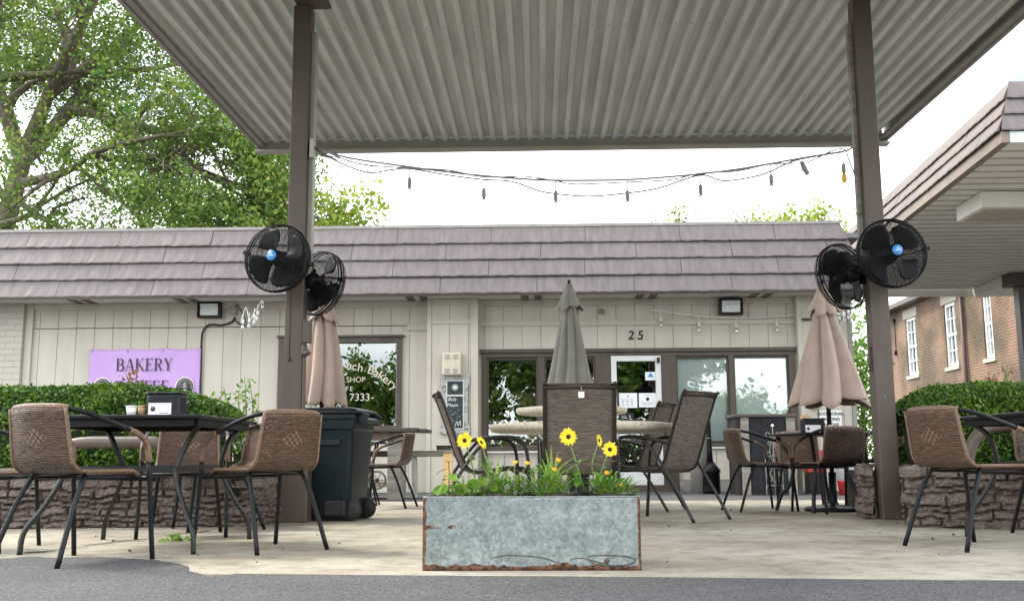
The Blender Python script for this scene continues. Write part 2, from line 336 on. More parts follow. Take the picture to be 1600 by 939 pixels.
# ------------------------------------------------------------------ mesh builder
class MB:
    def __init__(s): s.v = []; s.f = []; s.uv = None; s.sm = []
    def add(s, vs, fs, smooth=False):
        b = len(s.v); s.v += [tuple(x) for x in vs]; s.f += [tuple(b + i for i in f) for f in fs]; s.sm += [smooth] * len(fs); return s
    def box(s, x0, y0, z0, x1, y1, z1):
        return s.add([(x0, y0, z0), (x1, y0, z0), (x1, y1, z0), (x0, y1, z0), (x0, y0, z1), (x1, y0, z1), (x1, y1, z1), (x0, y1, z1)],
                     [(0, 3, 2, 1), (4, 5, 6, 7), (0, 1, 5, 4), (1, 2, 6, 5), (2, 3, 7, 6), (3, 0, 4, 7)])
    def cb(s, c, sz, rot=None):
        a, b, d = sz[0] / 2, sz[1] / 2, sz[2] / 2; c = Vector(c)
        mt = Euler(rot).to_matrix() if rot else Matrix.Identity(3)
        vs = [c + mt @ Vector(q) for q in [(-a, -b, -d), (a, -b, -d), (a, b, -d), (-a, b, -d), (-a, -b, d), (a, -b, d), (a, b, d), (-a, b, d)]]
        return s.add(vs, [(0, 3, 2, 1), (4, 5, 6, 7), (0, 1, 5, 4), (1, 2, 6, 5), (2, 3, 7, 6), (3, 0, 4, 7)])
    def tube(s, pts, r, n=8, cap=True, flat=1.0, closed=False):
        pts = [Vector(p) for p in pts]; k = len(pts)
        rs = r if isinstance(r, (list, tuple)) else [r] * k
        vs = []; prev = None
        for i, p in enumerate(pts):
            if closed: t = pts[(i + 1) % k] - pts[i - 1]
            else: t = pts[min(i + 1, k - 1)] - pts[max(i - 1, 0)]
            if t.length < 1e-9: t = Vector((0, 0, 1))
            t.normalize()
            if prev is None:
                a = Vector((0, 0, 1)) if abs(t.z) < .9 else Vector((1, 0, 0))
                u = t.cross(a).normalized()
            else:
                u = (prev - t * prev.dot(t))
                u = u.normalized() if u.length > 1e-6 else t.orthogonal().normalized()
            prev = u; w_ = t.cross(u)
            for j in range(n):
                a = 2 * PI * j / n
                vs.append(p + (u * math.cos(a) + w_ * math.sin(a) * flat) * rs[i])
        fs = []
        for i in range(k if closed else k - 1):
            i2 = (i + 1) % k
            for j in range(n):
                fs.append((i * n + j, i * n + (j + 1) % n, i2 * n + (j + 1) % n, i2 * n + j))
        if cap and not closed:
            fs.append(tuple(range(n - 1, -1, -1))); fs.append(tuple((k - 1) * n + j for j in range(n)))
        return s.add(vs, fs, True)
    def lathe(s, prof, c=(0, 0, 0), n=24, axis='Z', cap=True):
        vs = []; c = Vector(c)
        for (r, z) in prof:
            for j in range(n):
                a = 2 * PI * j / n
                q = Vector((r * math.cos(a), r * math.sin(a), z))
                if axis == 'Y': q = Vector((q.x, z, q.y))
                if axis == 'X': q = Vector((z, q.x, q.y))
                vs.append(c + q)
        fs = []
        for i in range(len(prof) - 1):
            for j in range(n):
                fs.append((i * n + j, i * n + (j + 1) % n, (i + 1) * n + (j + 1) % n, (i + 1) * n + j))
        if cap:
            fs.append(tuple(range(n - 1, -1, -1))); fs.append(tuple((len(prof) - 1) * n + j for j in range(n)))
        return s.add(vs, fs, True)
    def grid(s, fn, nu, nv, uvs=None, smooth=True, thick=None):
        vs = []; b = len(s.v)
        for j in range(nv + 1):
            for i in range(nu + 1): vs.append(fn(i / nu, j / nv))
        fs = []
        for j in range(nv):
            for i in range(nu):
                a = j * (nu + 1) + i; fs.append((a, a + 1, a + nu + 2, a + nu + 1))
        s.add(vs, fs, smooth)
        if uvs:
            if s.uv is None: s.uv = {}
            for j in range(nv + 1):
                for i in range(nu + 1): s.uv[b + j * (nu + 1) + i] = (i / nu * uvs[0], j / nv * uvs[1])
        return s
    def prism(s, poly, y0, y1):      # polygon in XZ extruded along Y
        n = len(poly)
        vs = [(p[0], y0, p[1]) for p in poly] + [(p[0], y1, p[1]) for p in poly]
        fs = [tuple(range(n)), tuple(range(2 * n - 1, n - 1, -1))] + [(i, i + n, (i + 1) % n + n, (i + 1) % n) for i in range(n)]
        return s.add(vs, fs)
    def slabpoly(s, poly, z0, z1):
        n = len(poly)
        vs = [(p[0], p[1], z0) for p in poly] + [(p[0], p[1], z1) for p in poly]
        fs = [tuple(range(n - 1, -1, -1)), tuple(range(n, 2 * n))] + [(i, (i + 1) % n, (i + 1) % n + n, i + n) for i in range(n)]
        return s.add(vs, fs)
    def build(s, name, material, parent=None, off=(0, 0, 0), bev=0., solid=0., smooth_angle=True):
        me = bpy.data.meshes.new(name)
        o_ = Vector(off)
        me.from_pydata([(x - o_.x, y - o_.y, z - o_.z) for x, y, z in s.v], [], s.f)
        me.polygons.foreach_set('use_smooth', s.sm)
        if s.uv is not None:
            ul = me.uv_layers.new(name='UVMap')
            for lp in me.loops:
                ul.data[lp.index].uv = s.uv.get(lp.vertex_index, (0, 0))
        me.materials.append(material); me.update()
        o = bpy.data.objects.new(name, me); C.objects.link(o)
        if parent is not None: o.parent = parent
        else: o.location = o_
        if solid:
            md = o.modifiers.new('solid', 'SOLIDIFY'); md.thickness = solid; md.offset = 0
        if bev:
            md = o.modifiers.new('bevel', 'BEVEL'); md.width = bev; md.segments = 2; md.limit_method = 'ANGLE'; md.angle_limit = R(40)
        return o

def arc(pts, sub=6):
    """Catmull-Rom through points"""
    pts = [Vector(p) for p in pts]; q = [pts[0] * 2 - pts[1]] + pts + [pts[-1] * 2 - pts[-2]]; res = []
    for i in range(1, len(q) - 2):
        p0, p1, p2, p3 = q[i - 1], q[i], q[i + 1], q[i + 2]
        for k in range(sub):
            t = k / sub
            res.append(.5 * ((2 * p1) + (-p0 + p2) * t + (2 * p0 - 5 * p1 + 4 * p2 - p3) * t * t + (-p0 + 3 * p1 - 3 * p2 + p3) * t ** 3))
    res.append(pts[-1]); return res

def tag(o, label, cat, group=None):
    o['label'] = label; o['category'] = cat
    if group: o['group'] = group
    return o
def thing(name, label, cat, loc=(0, 0, 0), rz=0, group=None):
    o = bpy.data.objects.new(name, None); C.objects.link(o); o.empty_display_size = .1
    o.location = loc; o.rotation_euler = (0, 0, rz); return tag(o, label, cat, group)
def structure(o): o['kind'] = 'structure'; return o
def kids(o): return [c for c in bpy.data.objects if c.parent == o]
def copy_tree(o, parent=None):
    c = o.copy(); C.objects.link(c); c.parent = parent
    for ch in kids(o): copy_tree(ch, c)
    return c
def dup(o, loc, rz, label):
    c = copy_tree(o); c.location = loc; c.rotation_euler = (0, 0, rz); c['label'] = label; return c

def leafobj(name, pts, size, material, parent=None, off=(0, 0, 0), aspect=.6, up=0., seed=1, droop=0.):
    rs = np.random.RandomState(seed); n = len(pts); pts = np.asarray(pts, float) - np.array(off, float)
    a = rs.normal(size=(n, 3)); a[:, 2] -= droop; a /= np.linalg.norm(a, axis=1)[:, None]
    b = rs.normal(size=(n, 3)); b[:, 2] += up
    nn_ = np.cross(a, b); nn_ /= np.linalg.norm(nn_, axis=1)[:, None] + 1e-9
    b = np.cross(nn_, a)
    sz = size * (.6 + .8 * rs.rand(n))[:, None]
    v = np.empty((n, 4, 3)); v[:, 0] = pts - a * sz * .5; v[:, 1] = pts + b * sz * .5 * aspect + a * sz * .05 + nn_ * sz * .08
    v[:, 2] = pts + a * sz * .5; v[:, 3] = pts - b * sz * .5 * aspect + a * sz * .05 + nn_ * sz * .08
    me = bpy.data.meshes.new(name); me.vertices.add(4 * n); me.vertices.foreach_set('co', v.ravel())
    me.loops.add(4 * n); me.loops.foreach_set('vertex_index', np.arange(4 * n, dtype=np.int32))
    me.polygons.add(n); me.polygons.foreach_set('loop_start', np.arange(0, 4 * n, 4, dtype=np.int32)); me.polygons.foreach_set('loop_total', np.full(n, 4, dtype=np.int32))
    at = me.attributes.new('tone', 'FLOAT', 'FACE'); at.data.foreach_set('value', rs.rand(n).astype(np.float32))
    me.materials.append(material); me.update(); me.validate()
    o = bpy.data.objects.new(name, me); C.objects.link(o)
    if parent is not None: o.parent = parent
    else: o.location = off
    return o

# lettering -----------------------------------------------------------
def text_mesh(s, size, name, material, parent=None, loc=(0, 0, 0), depth=.001, rotz=0., tilt=0., shear=0., bold=0., align='CENTER', sx=1.):
    cu = bpy.data.curves.new('t', 'FONT'); cu.body = s; cu.size = size; cu.extrude = depth; cu.align_x = align; cu.shear = shear; cu.offset = bold
    to = bpy.data.objects.new('t', cu); C.objects.link(to)
    bpy.context.view_layer.update()
    me = bpy.data.meshes.new_from_object(to.evaluated_get(bpy.context.evaluated_depsgraph_get()))
    bpy.data.objects.remove(to); bpy.data.curves.remove(cu)
    # XY text -> XZ plane facing -Y
    for v in me.vertices:
        x, y, z = v.co; x *= sx
        c_, s_ = math.cos(tilt), math.sin(tilt)
        v.co = (x * c_ - y * s_, -z, x * s_ + y * c_)
    me.name = name; me.materials.clear(); me.materials.append(material)
    o = bpy.data.objects.new(name, me); C.objects.link(o); o.location = loc; o.rotation_euler = (0, 0, rotz)
    if parent is not None: o.parent = parent
    return o

SER = {  # serif capitals: strokes ((x0,y0),(x1,y1),width) on a unit-high cell, serifs drawn as thin bars; arcs as ('a',cx,cy,rx,ry,a0,a1,w)
 'B': (.68, [((.14, 0), (.14, 1), .13), ((0, .02), (.35, .02), .045), ((0, .98), (.32, .98), .045), ((.14, .52), (.35, .52), .045),
      ('a', .33, .75, .22, .23, -90, 90, .11), ('a', .35, .27, .27, .25, -90, 90, .12)]),
 'A': (.78, [((.08, 0), (.37, 1), .05), ((.39, 1), (.68, 0), .13), ((.17, .33), (.58, .33), .045), ((0, .02), (.22, .02), .045), ((.54, .02), (.80, .02), .045)]),
 'K': (.78, [((.14, 0), (.14, 1), .13), ((0, .02), (.28, .02), .045), ((0, .98), (.28, .98), .045), ((.18, .42), (.60, .97), .05), ((.30, .56), (.66, .02), .13), ((.52, .98), (.74, .98), .045), ((.56, .02), (.80, .02), .045)]),
 'E': (.66, [((.14, 0), (.14, 1), .13), ((0, .02), (.58, .02), .045), ((0, .98), (.56, .98), .045), ((.14, .52), (.42, .52), .045), ((.57, .01), (.60, .24), .04), ((.55, .99), (.56, .78), .04), ((.42, .40), (.42, .64), .04)]),
 'F': (.62, [((.14, 0), (.14, 1), .13), ((0, .02), (.30, .02), .045), ((0, .98), (.56, .98), .045), ((.14, .52), (.42, .52), .045), ((.55, .99), (.56, .78), .04), ((.42, .40), (.42, .64), .04)]),
 'R': (.74, [((.14, 0), (.14, 1), .13), ((0, .02), (.28, .02), .045), ((0, .98), (.32, .98), .045), ((.14, .50), (.35, .50), .045), ('a', .33, .74, .22, .24, -90, 90, .11), ((.34, .50), (.62, .02), .13), ((.54, .02), (.76, .02), .045)]),
 'Y': (.74, [((.36, 0), (.36, .48), .13), ((.10, .98), (.36, .46), .13), ((.62, .98), (.38, .46), .05), ((.22, .02), (.50, .02), .045), ((0, .98), (.24, .98), .045), ((.52, .98), (.74, .98), .045)]),
 'C': (.74, [('a', .40, .5, .33, .47, 50, 310, .10), ((.62, .70), (.62, .95), .04), ((.62, .08), (.62, .26), .03)]),
 'O': (.82, [('a', .40, .5, .33, .46, 0, 360, .11)]),
}
def serif(mb, s, x, z, h, y):
    k = 0
    for ch in s:
        wd, st = SER[ch]
        for q in st:
            k += 1; yy = y - .0004 * k
            if q[0] == 'a':
                _, cx, cy, rx, ry, a0, a1, w_ = q; n = 18; vs = []
                for i in range(n + 1):
                    a = R(a0 + (a1 - a0) * i / n); ww = w_ / 2 * (.45 + .75 * abs(math.cos(a)))
                    for sg in (-1, 1): vs.append((x + (cx + (rx + sg * ww) * math.cos(a)) * h, yy, z + (cy + (ry + sg * .04) * math.sin(a)) * h))
                mb.add(vs, [(2 * i, 2 * i + 1, 2 * i + 3, 2 * i + 2) for i in range(n)])
            else:
                (x0, z0), (x1, z1), w_ = q
                d = Vector((x1 - x0, z1 - z0)).normalized(); nx, nz_ = (-d.y * w_ / 2, d.x * w_ / 2)
                if abs(z1 - z0) > .2 and abs(x1 - x0) > .05: nx, nz_ = w_ / 2, 0
                pts = [(x0 + nx, z0 + nz_), (x0 - nx, z0 - nz_), (x1 - nx, z1 - nz_), (x1 + nx, z1 + nz_)]
                mb.add([(x + a * h, yy, z + b * h) for a, b in pts], [(0, 1, 2, 3)])
        x += wd * h + .06 * h
    return x

# ================================================================== GROUND
mb = MB(); mb.add([(-400, -300, -.03), (400, -300, -.03), (400, 700, -.03), (-400, 700, -.03)], [(0, 1, 2, 3)])
structure(mb.build('ground_asphalt', M['asphalt']))
a = G(330, 897); b = G(1600, 908); dirv = (b - a) / (b.x - a.x)
front = [a + dirv * (x - a.x) for x in (-7.5, 9)]
# broken front edge of the slab, meandering slightly
fr = []
for i in range(161):
    x = -7.5 + 16.5 * i / 160; p = a + dirv * (x - a.x)
    fr.append((p.x, p.y + rnd.uniform(-.006, .006) + .008 * math.sin(x * 3)))
backL = G(-300, 783); backR = G(1700, 784)
mb = MB(); mb.slabpoly(fr + [(9, 12.1), (-7.5, 12.1)], -.12, 0)
structure(mb.build('concrete_slab', M['slab']))
# asphalt lobe lapping over the slab at the left front
lob = []
px_l = [(-260, 868), (-120, 869), (-40, 872), (0, 874), (45, 870), (80, 872), (120, 871), (160, 871), (200, 873), (245, 876), (275, 880), (292, 886), (303, 895), (322, 899), (335, 906)]
for i in range(len(px_l) - 1):
    for k in range(4):
        t = k / 4; q = G(px_l[i][0] * (1 - t) + px_l[i + 1][0] * t, px_l[i][1] * (1 - t) + px_l[i + 1][1] * t)
        lob.append((q.x + rnd.uniform(-.01, .01), q.y + rnd.uniform(-.012, .012)))
lob += [(p_[0], p_[1] + .004) for p_ in fr if p_[0] > lob[-1][0] + .02]; lob.append((9, 4.2)); lob.append((12, 4.2)); lob.append((12, -3)); lob.append((-9, -3)); lob.append((-9, 5.2))
lob.reverse()
mb = MB(); mb.slabpoly(lob, -.025, .004)
structure(mb.build('asphalt_apron', M['asphalt']))
# dark crack in the slab
mb = MB()
cr = arc([G(35, 864), G(80, 861), G(130, 853), G(180, 847), G(225, 842), G(262, 836), G(300, 832), G(330, 829)], 6)
for i in range(len(cr) - 1):
    w1 = .02 + .035 * rnd.random(); j = rnd.uniform(-.008, .008)
    p, q = cr[i], cr[i + 1]
    mb.add([(p.x, p.y - w1 + j, .004), (q.x, q.y - w1, .004), (q.x, q.y + w1, .004), (p.x, p.y + w1 + j, .004)], [(0, 1, 2, 3)])
structure(mb.build('slab_crack', M['soil']))
# darker scuffs on the concrete near the steel-sling chair
mb = MB()
for k in range(26):
    q = G(1105 + rnd.gauss(0, 32), 820 + rnd.gauss(0, 4)); r_ = rnd.uniform(.006, .03)
    mb.add([(q.x + r_ * math.cos(t) * 1.6, q.y + r_ * math.sin(t) * rnd.uniform(.5, 1.1), .0042 + k * .00002) for t in [2 * PI * i / 7 for i in range(7)]], [tuple(range(7))])
structure(mb.build('slab_stain', M['umwood']))
# pebbles and leaf crumbs
mb = MB()
for k in range(150):
    x = rnd.uniform(-4.5, 4.8); y = rnd.uniform(4.55, 11.5) if k < 90 else rnd.uniform(3.0, 4.4); z = 0 if y > 4.5 else -.028
    r_ = rnd.uniform(.003, .009)
    mb.cb((x, y, z + r_ * .4), (r_ * 2, r_ * 1.4, r_), (rnd.random(), rnd.random(), rnd.random() * 3))
o = mb.build('pebbles', M['soil']); o['kind'] = 'stuff'; o['label'] = 'small dark crumbs and pebbles scattered on the slab'; o['category'] = 'debris'

# ================================================================== CANOPY OVER THE PATIO
canopy = thing('patio_canopy', 'large corrugated steel canopy roof on two brown posts over the patio', 'canopy', (0, 8.2, 0))
co = canopy.location
def cz(y): return 4.40 + .009 * (y - 8.2)
cx0 = P(410, 234, 12.48).x; cx1 = P(1378, 214, 12.48).x
pitch = .152; mb = MB(); x = cx0 + .03; prof = []
while x < cx1 - .03:
    prof += [(x, 0), (x + .052, 0), (x + .066, .062), (x + .138, .062)]
    x += pitch
y0, y1 = 3.4, 12.41
vs = []
for (x, dz) in prof: vs += [(x, y0, cz(y0) + dz), (x, y1, cz(y1) + dz)]
mb.add(vs, [(2 * i, 2 * i + 1, 2 * i + 3, 2 * i + 2) for i in range(len(prof) - 1)])
mb.build('corrugated_deck', M['deck'], canopy, co, solid=.002)
mb = MB()
for yy in (10.9, 8.9, 6.9):
    for i in range(0, len(prof), 4):
        x = prof[i][0] + .026; mb.lathe([(.006, cz(yy) - .004), (.006, cz(yy) + .001)], (x, yy, 0), 6)
so__ = mb.build('screw', M['ink'], canopy, co); so__['kind'] = 'stuff'
mb = MB()
z1 = cz(12.48)
mb.box(cx0 - .05, 12.42, z1 - .125, cx1 + .05, 12.48, z1 + .035); mb.box(cx0 - .05, 12.33, z1 - .125, cx1 + .05, 12.42, z1 - .10)
mb.build('rear_beam', M['deckbeam'], canopy, co)
mb = MB(); mb.box(cx0, 12.45, z1 + .036, cx1, 12.475, z1 + .085); mb.build('rear_flashing', M['bluewhite'], canopy, co)
for xx, sg in ((cx0, -1), (cx1, 1)):
    mb = MB(); ya, yb = 3.4, 12.48
    def fas(x0, x1, d0, d1):
        mb.add([(x0, ya, cz(ya) + d0), (x1, ya, cz(ya) + d0), (x1, yb, cz(yb) + d0), (x0, yb, cz(yb) + d0), (x0, ya, cz(ya) + d1), (x1, ya, cz(ya) + d1), (x1, yb, cz(yb) + d1), (x0, yb, cz(yb) + d1)],
               [(0, 3, 2, 1), (4, 5, 6, 7), (0, 1, 5, 4), (1, 2, 6, 5), (2, 3, 7, 6), (3, 0, 4, 7)])
    a_, b_ = sorted((xx + sg * .02, xx + sg * .055)); fas(a_, b_, -.06, .16)
    a_, b_ = sorted((xx - sg * .05, xx + sg * .018)); fas(a_, b_, -.045, -.012)
    a_, b_ = sorted((xx + sg * .057, xx + sg * .07)); fas(a_, b_, .02, .18)
    mb.build('side_fascia', M['greyp'], canopy, co)
mb = MB(); mb.box(cx0, 3.36, cz(3.4) - .1, cx1, 3.40, cz(3.4) + .16); mb.build('front_fascia', M['greyp'], canopy, co)
mb = MB(); mb.box(cx0, 3.4, cz(3.4) + .18, cx1, 12.43, cz(12.7) + .20); mb.build('roof_cover', M['greyp'], canopy, co)
PY = 8.2
pl = P(445, 500, PY); pr = P(1362, 500, PY)
mb = MB()
for pxx in (pl.x + .08, pr.x + .075):
    mb.box(pxx - .06, PY - .50, 4.318, pxx + .22, PY + .10, 4.35)
mb.box(cx0 + .1, PY - .50, 4.351, cx1 - .1, PY - .36, 4.385)
mb.build('cross_beam', M['brown_dark'], canopy, co, bev=.004)
for k, p in enumerate((pl, pr)):
    mb = MB(); x0 = p.x; mb.box(x0, PY, .0, x0 + .148, PY + .15, 4.317)
    o = mb.build('post', M['brown'] if k == 0 else M['brown'], canopy, co, bev=.006)
    mb = MB()
    if k == 0:
        mb.box(x0 - .055, PY - .03, 0, x0 + .225, PY + .2, .62); mb.build('post_base', M['brown'], o, co, bev=.01)
        mb = MB(); mb.box(x0 + .150, PY + .06, 1.98, x0 + .185, PY + .15, 4.1); mb.build('side_strip', M['deckbeam'], o, co)
        mb = MB(); mb.box(x0 + .152, PY - .02, 1.42, x0 + .215, PY + .05, 1.60); mb.build('junction_box', M['brown'], o, co, bev=.006)
        mb = MB(); mb.tube(arc([(x0 + .165, PY + .015, 1.44), (x0 + .165, PY + .015, 1.30), (x0 + .165, PY + .015, .62)], 3), .016, 8)
        mb.tube(arc([(x0 + .165, PY + .01, 1.40), (x0 + .168, PY - .01, 1.33), (x0 + .21, PY - .02, 1.35)], 4), .026, 8)
        mb.build('conduit', M['brown'], o, co)
        mb = MB(); mb.tube([(x0 + .045, PY - .006, 1.95), (x0 + .046, PY - .006, 1.30)], .0025, 5); mb.lathe([(.004, 0), (.010, .006), (.010, .03), (.004, .036)], (x0 + .046, PY - .006, 1.27), 8)
        mb.build('pull_cord', M['ink'], o, co)
    else:
        mb = MB(); mb.box(x0 - .004, PY + .035, 1.16, x0 - .001, PY + .10, 1.36); mb.build('outlet_box', M['ink'], o, co)
        mb = MB(); mb.box(x0 - .036, PY + .06, 2.1, x0 - .003, PY + .12, 4.1); mb.build('side_strip', M['umwood'], o, co)
    for zz in (.95, 1.5, 3.3) :
        mb = MB(); mb.lathe([(.006, -.003), (.004, -.005)], (x0 + .03 + .07 * rnd.random(), PY, zz), 6, axis='Y'); mb.build('bolt', M['greyp'], o, co)

# ================================================================== BAKERY BUILDING
F = 16.5
bak = thing('bakery_building', 'long low bakery with cream board siding, brown storefront and mauve shingled mansard roof', 'building', (0, F, 0))
bo = bak.location
def bx(px): return P(px, 600, F).x
def bz(py): return P(900, py, F).z
Z0 = -.03; ZT = bz(468)
def boards(mb, x0, x1, z0, z1, Y, pitch=.305, gap=.012, phase=0.):
    x = math.floor((x0 - phase) / pitch) * pitch + phase
    while x < x1:
        a_, b_ = max(x0, x), min(x1, x + pitch - gap)
        if b_ - a_ > .01:
            mb.box(a_, Y, z0, b_, Y + .02, z1)
        x += pitch
    mb.box(x0, Y + .012, z0 + .001, x1, Y + .14, z1 - .001)
ztrim = bz(507); 
xb0 = bx(47); xw0, xw1 = bx(437), bx(626); xp0, xp1 = P(667, 600, F - .2).x, P(747, 600, F - .2).x
xs0, xs1 = bx(753), bx(1243); xr0, xr1 = P(1250, 600, F - .15).x, P(1334, 600, F - .15).x
wz0, wz1 = bz(669), bz(527); sz1 = bz(551); sz0 = bz(699)
mb = MB()
for (x0, x1, z0, z1) in [(xb0, xw0, Z0, ztrim), (xw0, xw1, Z0, wz0), (xw0, xw1, wz1, ztrim), (xw1, xp1, Z0, ztrim), (xp1, xs0, Z0, ztrim), (xs0, xs1, sz1, ztrim), (xs1, xr1, Z0, ztrim),
                         (xb0, xr1, ztrim + .012, ZT)]:
    boards(mb, x0, x1, z0, z1, F, phase=.04)
mb.build('siding_wall', M['siding'], bak, bo, bev=.003)
# trims
mb = MB(); mb.box(xw1 + .1, F - .03, ztrim - .075, xp0 - .02, F, ztrim + .01); mb.box(xp1, F - .03, ztrim - .02, xr0, F, ztrim + .055)
mb.box(xb0, F - .035, ZT - .10, xr0, F - .001, ZT - .0); mb.box(xb0 - .12, F - .05, Z0, xb0, F + .05, ZT)
mb.build('trim_board', M['siding'], bak, bo, bev=.003)
# pilasters
mb = MB(); boards(mb, xp0 + .07, xp1 - .12, Z0, ztrim - .005, F - .2, phase=.1); boards(mb, xp0 + .07, xp1 - .12, ztrim + .07, ZT - .1, F - .2, phase=.1)
mb.box(xp0, F - .215, Z0, xp0 + .068, F - .001, ZT); mb.box(xp1 - .118, F - .215, Z0, xp1, F - .001, ZT)
mb.box(xp0 + .069, F - .212, ztrim - .003, xp1 - .119, F - .1, ztrim + .068); mb.box(xp0 + .069, F - .212, ZT - .099, xp1 - .119, F - .1, ZT - .001)
mb.build('pilaster', M['siding'], bak, bo, bev=.003)
mb = MB(); boards(mb, xr0 + .07, xr1 - .05, Z0, ztrim, F - .15, phase=.0, pitch=.40); boards(mb, xr0 + .07, xr1 - .05, ztrim + .05, ZT, F - .15, pitch=.40)
mb.box(xr0, F - .165, Z0, xr0 + .068, F, ZT)
mb.build('pilaster', M['siding'], bak, bo, bev=.003)
mb = MB(); mb.box(xr1 - .048, F - .17, Z0, xr1 + .02, F + .1, ZT); mb.build('corner_board', M['greyp'], bak, bo)
# painted brick at the far left
mb = MB(); mb.box(bx(-420), F - .12, Z0, xb0 - .125, F + .1, ZT); mb.build('painted_brick_wall', M['pbrickw'], bak, bo)
# body
mb = MB(); bxl = bx(-420)
mb.box(bxl, F + 9.8, Z0, xr1, F + 10, 4.0); mb.box(bxl, F + .2, Z0, bxl + .2, F + 9.8, 4.0); mb.box(xr1 - .2, F + .2, Z0, xr1, F + 9.8, 4.0)
mb.build('outer_wall', M['siding'], bak, bo)
mb = MB(); mb.box(bxl, F - .1, 4.0, xr1 + .25, F + 10, 4.08); mb.box(bxl, F + .15, ZT + .03, xr1, F + .25, 4.0); mb.build('flat_roof', M['tinroof'], bak, bo)
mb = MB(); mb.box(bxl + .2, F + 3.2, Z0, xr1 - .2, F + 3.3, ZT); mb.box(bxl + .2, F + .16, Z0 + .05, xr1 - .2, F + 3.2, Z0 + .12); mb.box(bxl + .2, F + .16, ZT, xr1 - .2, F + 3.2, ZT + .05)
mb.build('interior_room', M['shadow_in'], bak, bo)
# interior shelves and a warm menu board seen through glass
mb = MB()
mb.box(bx(792), F + 1.8, bz(622), bx(846), F + 1.86, bz(602)); mb.box(bx(965), F + 1.8, bz(598), bx(1020), F + 1.86, bz(590))
mb.build('menu_board', M['amber_shade'], bak, bo)
mb = MB()
for k in range(14):
    x = bx(770) + k * .1; mb.box(x, F + 1.2, .9 + .05, x + .05, F + 1.26, 1.0 + .12 * rnd.random())
mb.box(bx(765), F + 1.0, Z0 + .13, bx(935), F + 1.6, .94)
mb.build('counter', M['kraft'], bak, bo)

# ---- mansard
mz0 = P(700, 459, F - .72).z; yt = F - .18; mz1 = P(700, 356, yt).z
ml, mr = bx(-420), P(1352, 400, F - .5).x
mansard = thing('roof_holder', '', '', (0, 0, 0)); bpy.data.objects.remove(mansard)
def tiers(face, u0, u1, z0, z1, d0, d1, ntier, wid, material, name, parent, off, jag=.009, hip0=0., hip1=0.):
    """face(u, depth, z) -> world point; shingle panels in ntier courses"""
    mb = MB(); hgt = (z1 - z0) / ntier
    for t in range(ntier):
        za = z0 + t * hgt; zb = za + hgt + .015
        da = d0 + (d1 - d0) * t / ntier - .035; db = d0 + (d1 - d0) * (t + 1) / ntier + .004
        ph = (t % 2) * wid * .5 + rnd.uniform(-.05, .05)
        u = math.floor(u0 / wid) * wid + ph - wid
        lim0 = u0; lim1 = u1
        while u < u1:
            a_, b_ = max(u, lim0), min(u + wid - .008, lim1)
            if b_ - a_ > .03:
                n = max(2, int((b_ - a_) / .06)); vs = []; tilt = rnd.uniform(-.004, .006); sag = rnd.uniform(-.006, .006)
                for i in range(n + 1):
                    uu = a_ + (b_ - a_) * i / n
                    j = jag * (.3 * math.sin(uu * 9.3 + t * 5) + .35 * math.sin(uu * 31 + t * 2) + rnd.uniform(-.45, .45))
                    h0 = hip0 * (t) / ntier; h1 = hip1 * (t) / ntier
                    ub = min(max(uu, u0 + hip0 * (t + 1) / ntier), u1 - hip1 * (t + 1) / ntier)
                    ua = min(max(uu, u0 + h0), u1 - h1)
                    vs += [face(ua, da + tilt + .022, za + j - .004), face(ua, da + tilt, za + j), face(ua, da + tilt + .003, za + j + .02), face(ub, db + tilt * .5, zb + sag * 0)]
                for i in range(n):
                    q = 4 * i
                    mb.add([vs[q], vs[q + 1], vs[q + 2], vs[q + 3], vs[q + 4], vs[q + 5], vs[q + 6], vs[q + 7]], [(0, 4, 5, 1), (1, 5, 6, 2), (2, 6, 7, 3)])
                mb.add([vs[0], vs[1], vs[2], vs[3]], [(0, 1, 2, 3)]); mb.add(vs[-4:], [(3, 2, 1, 0)])
            u += wid
    return mb.build(name, material, parent, off)
ms = tiers(lambda u, d, z: (u, d, z), ml, mr, mz0, mz1, F - .72, yt, 4, 1.52, M['tile'], 'shingle_roof', bak, bo, hip1=.28)
mb = MB(); mb.add([(ml, F - .69, mz0 + .01), (mr, F - .69, mz0 + .01), (mr - .3, yt + .02, mz1), (ml, yt + .02, mz1)], [(0, 1, 2, 3)])
mb.build('underlay', M['brown_dark'], ms, bo)
mb = MB(); mb.box(ml, yt - .02, mz1 - .005, mr - .27, yt + .2, mz1 + .045); mb.build('ridge_cap', M['greyp'], ms, bo)
tiers(lambda u, d, z: (mr + (F - .72 - d) * .5, u, z), F - .70, F + 10, mz0, mz1, F - .72, yt, 4, 1.52, M['tile'], 'side_shingles', ms, bo, hip0=.56)
# soffit with ribs and pairs of vents
mb = MB(); sy0, sy1 = F - .70, F - .001
x = ml
while x < mr - .02:
    mb.box(x, sy0, ZT + .004, min(x + .195, mr - .02), sy1, ZT + .02); x += .2
mb.box(ml, sy0, ZT + .014, mr - .02, sy1 + .1, ZT + .04)
mb.build('soffit', M['white_trim'], bak, bo)
for px_ in (125, 290, 650, 830, 1010, 1190):
    for dx in (-.16, .05):
        x = P(px_, 463, F - .35).x + dx
        mb = MB(); mb.box(x, sy0 + .03, ZT - .008, x + .12, sy1 - .04, ZT + .002); mb.build('soffit_vent', M['brown'], bak, bo)
mb = MB(); mb.box(ml, F - .735, mz0 - .035, mr - .01, F - .70, mz0 + .03); mb.build('eave_board', M['brown_dark'], bak, bo)

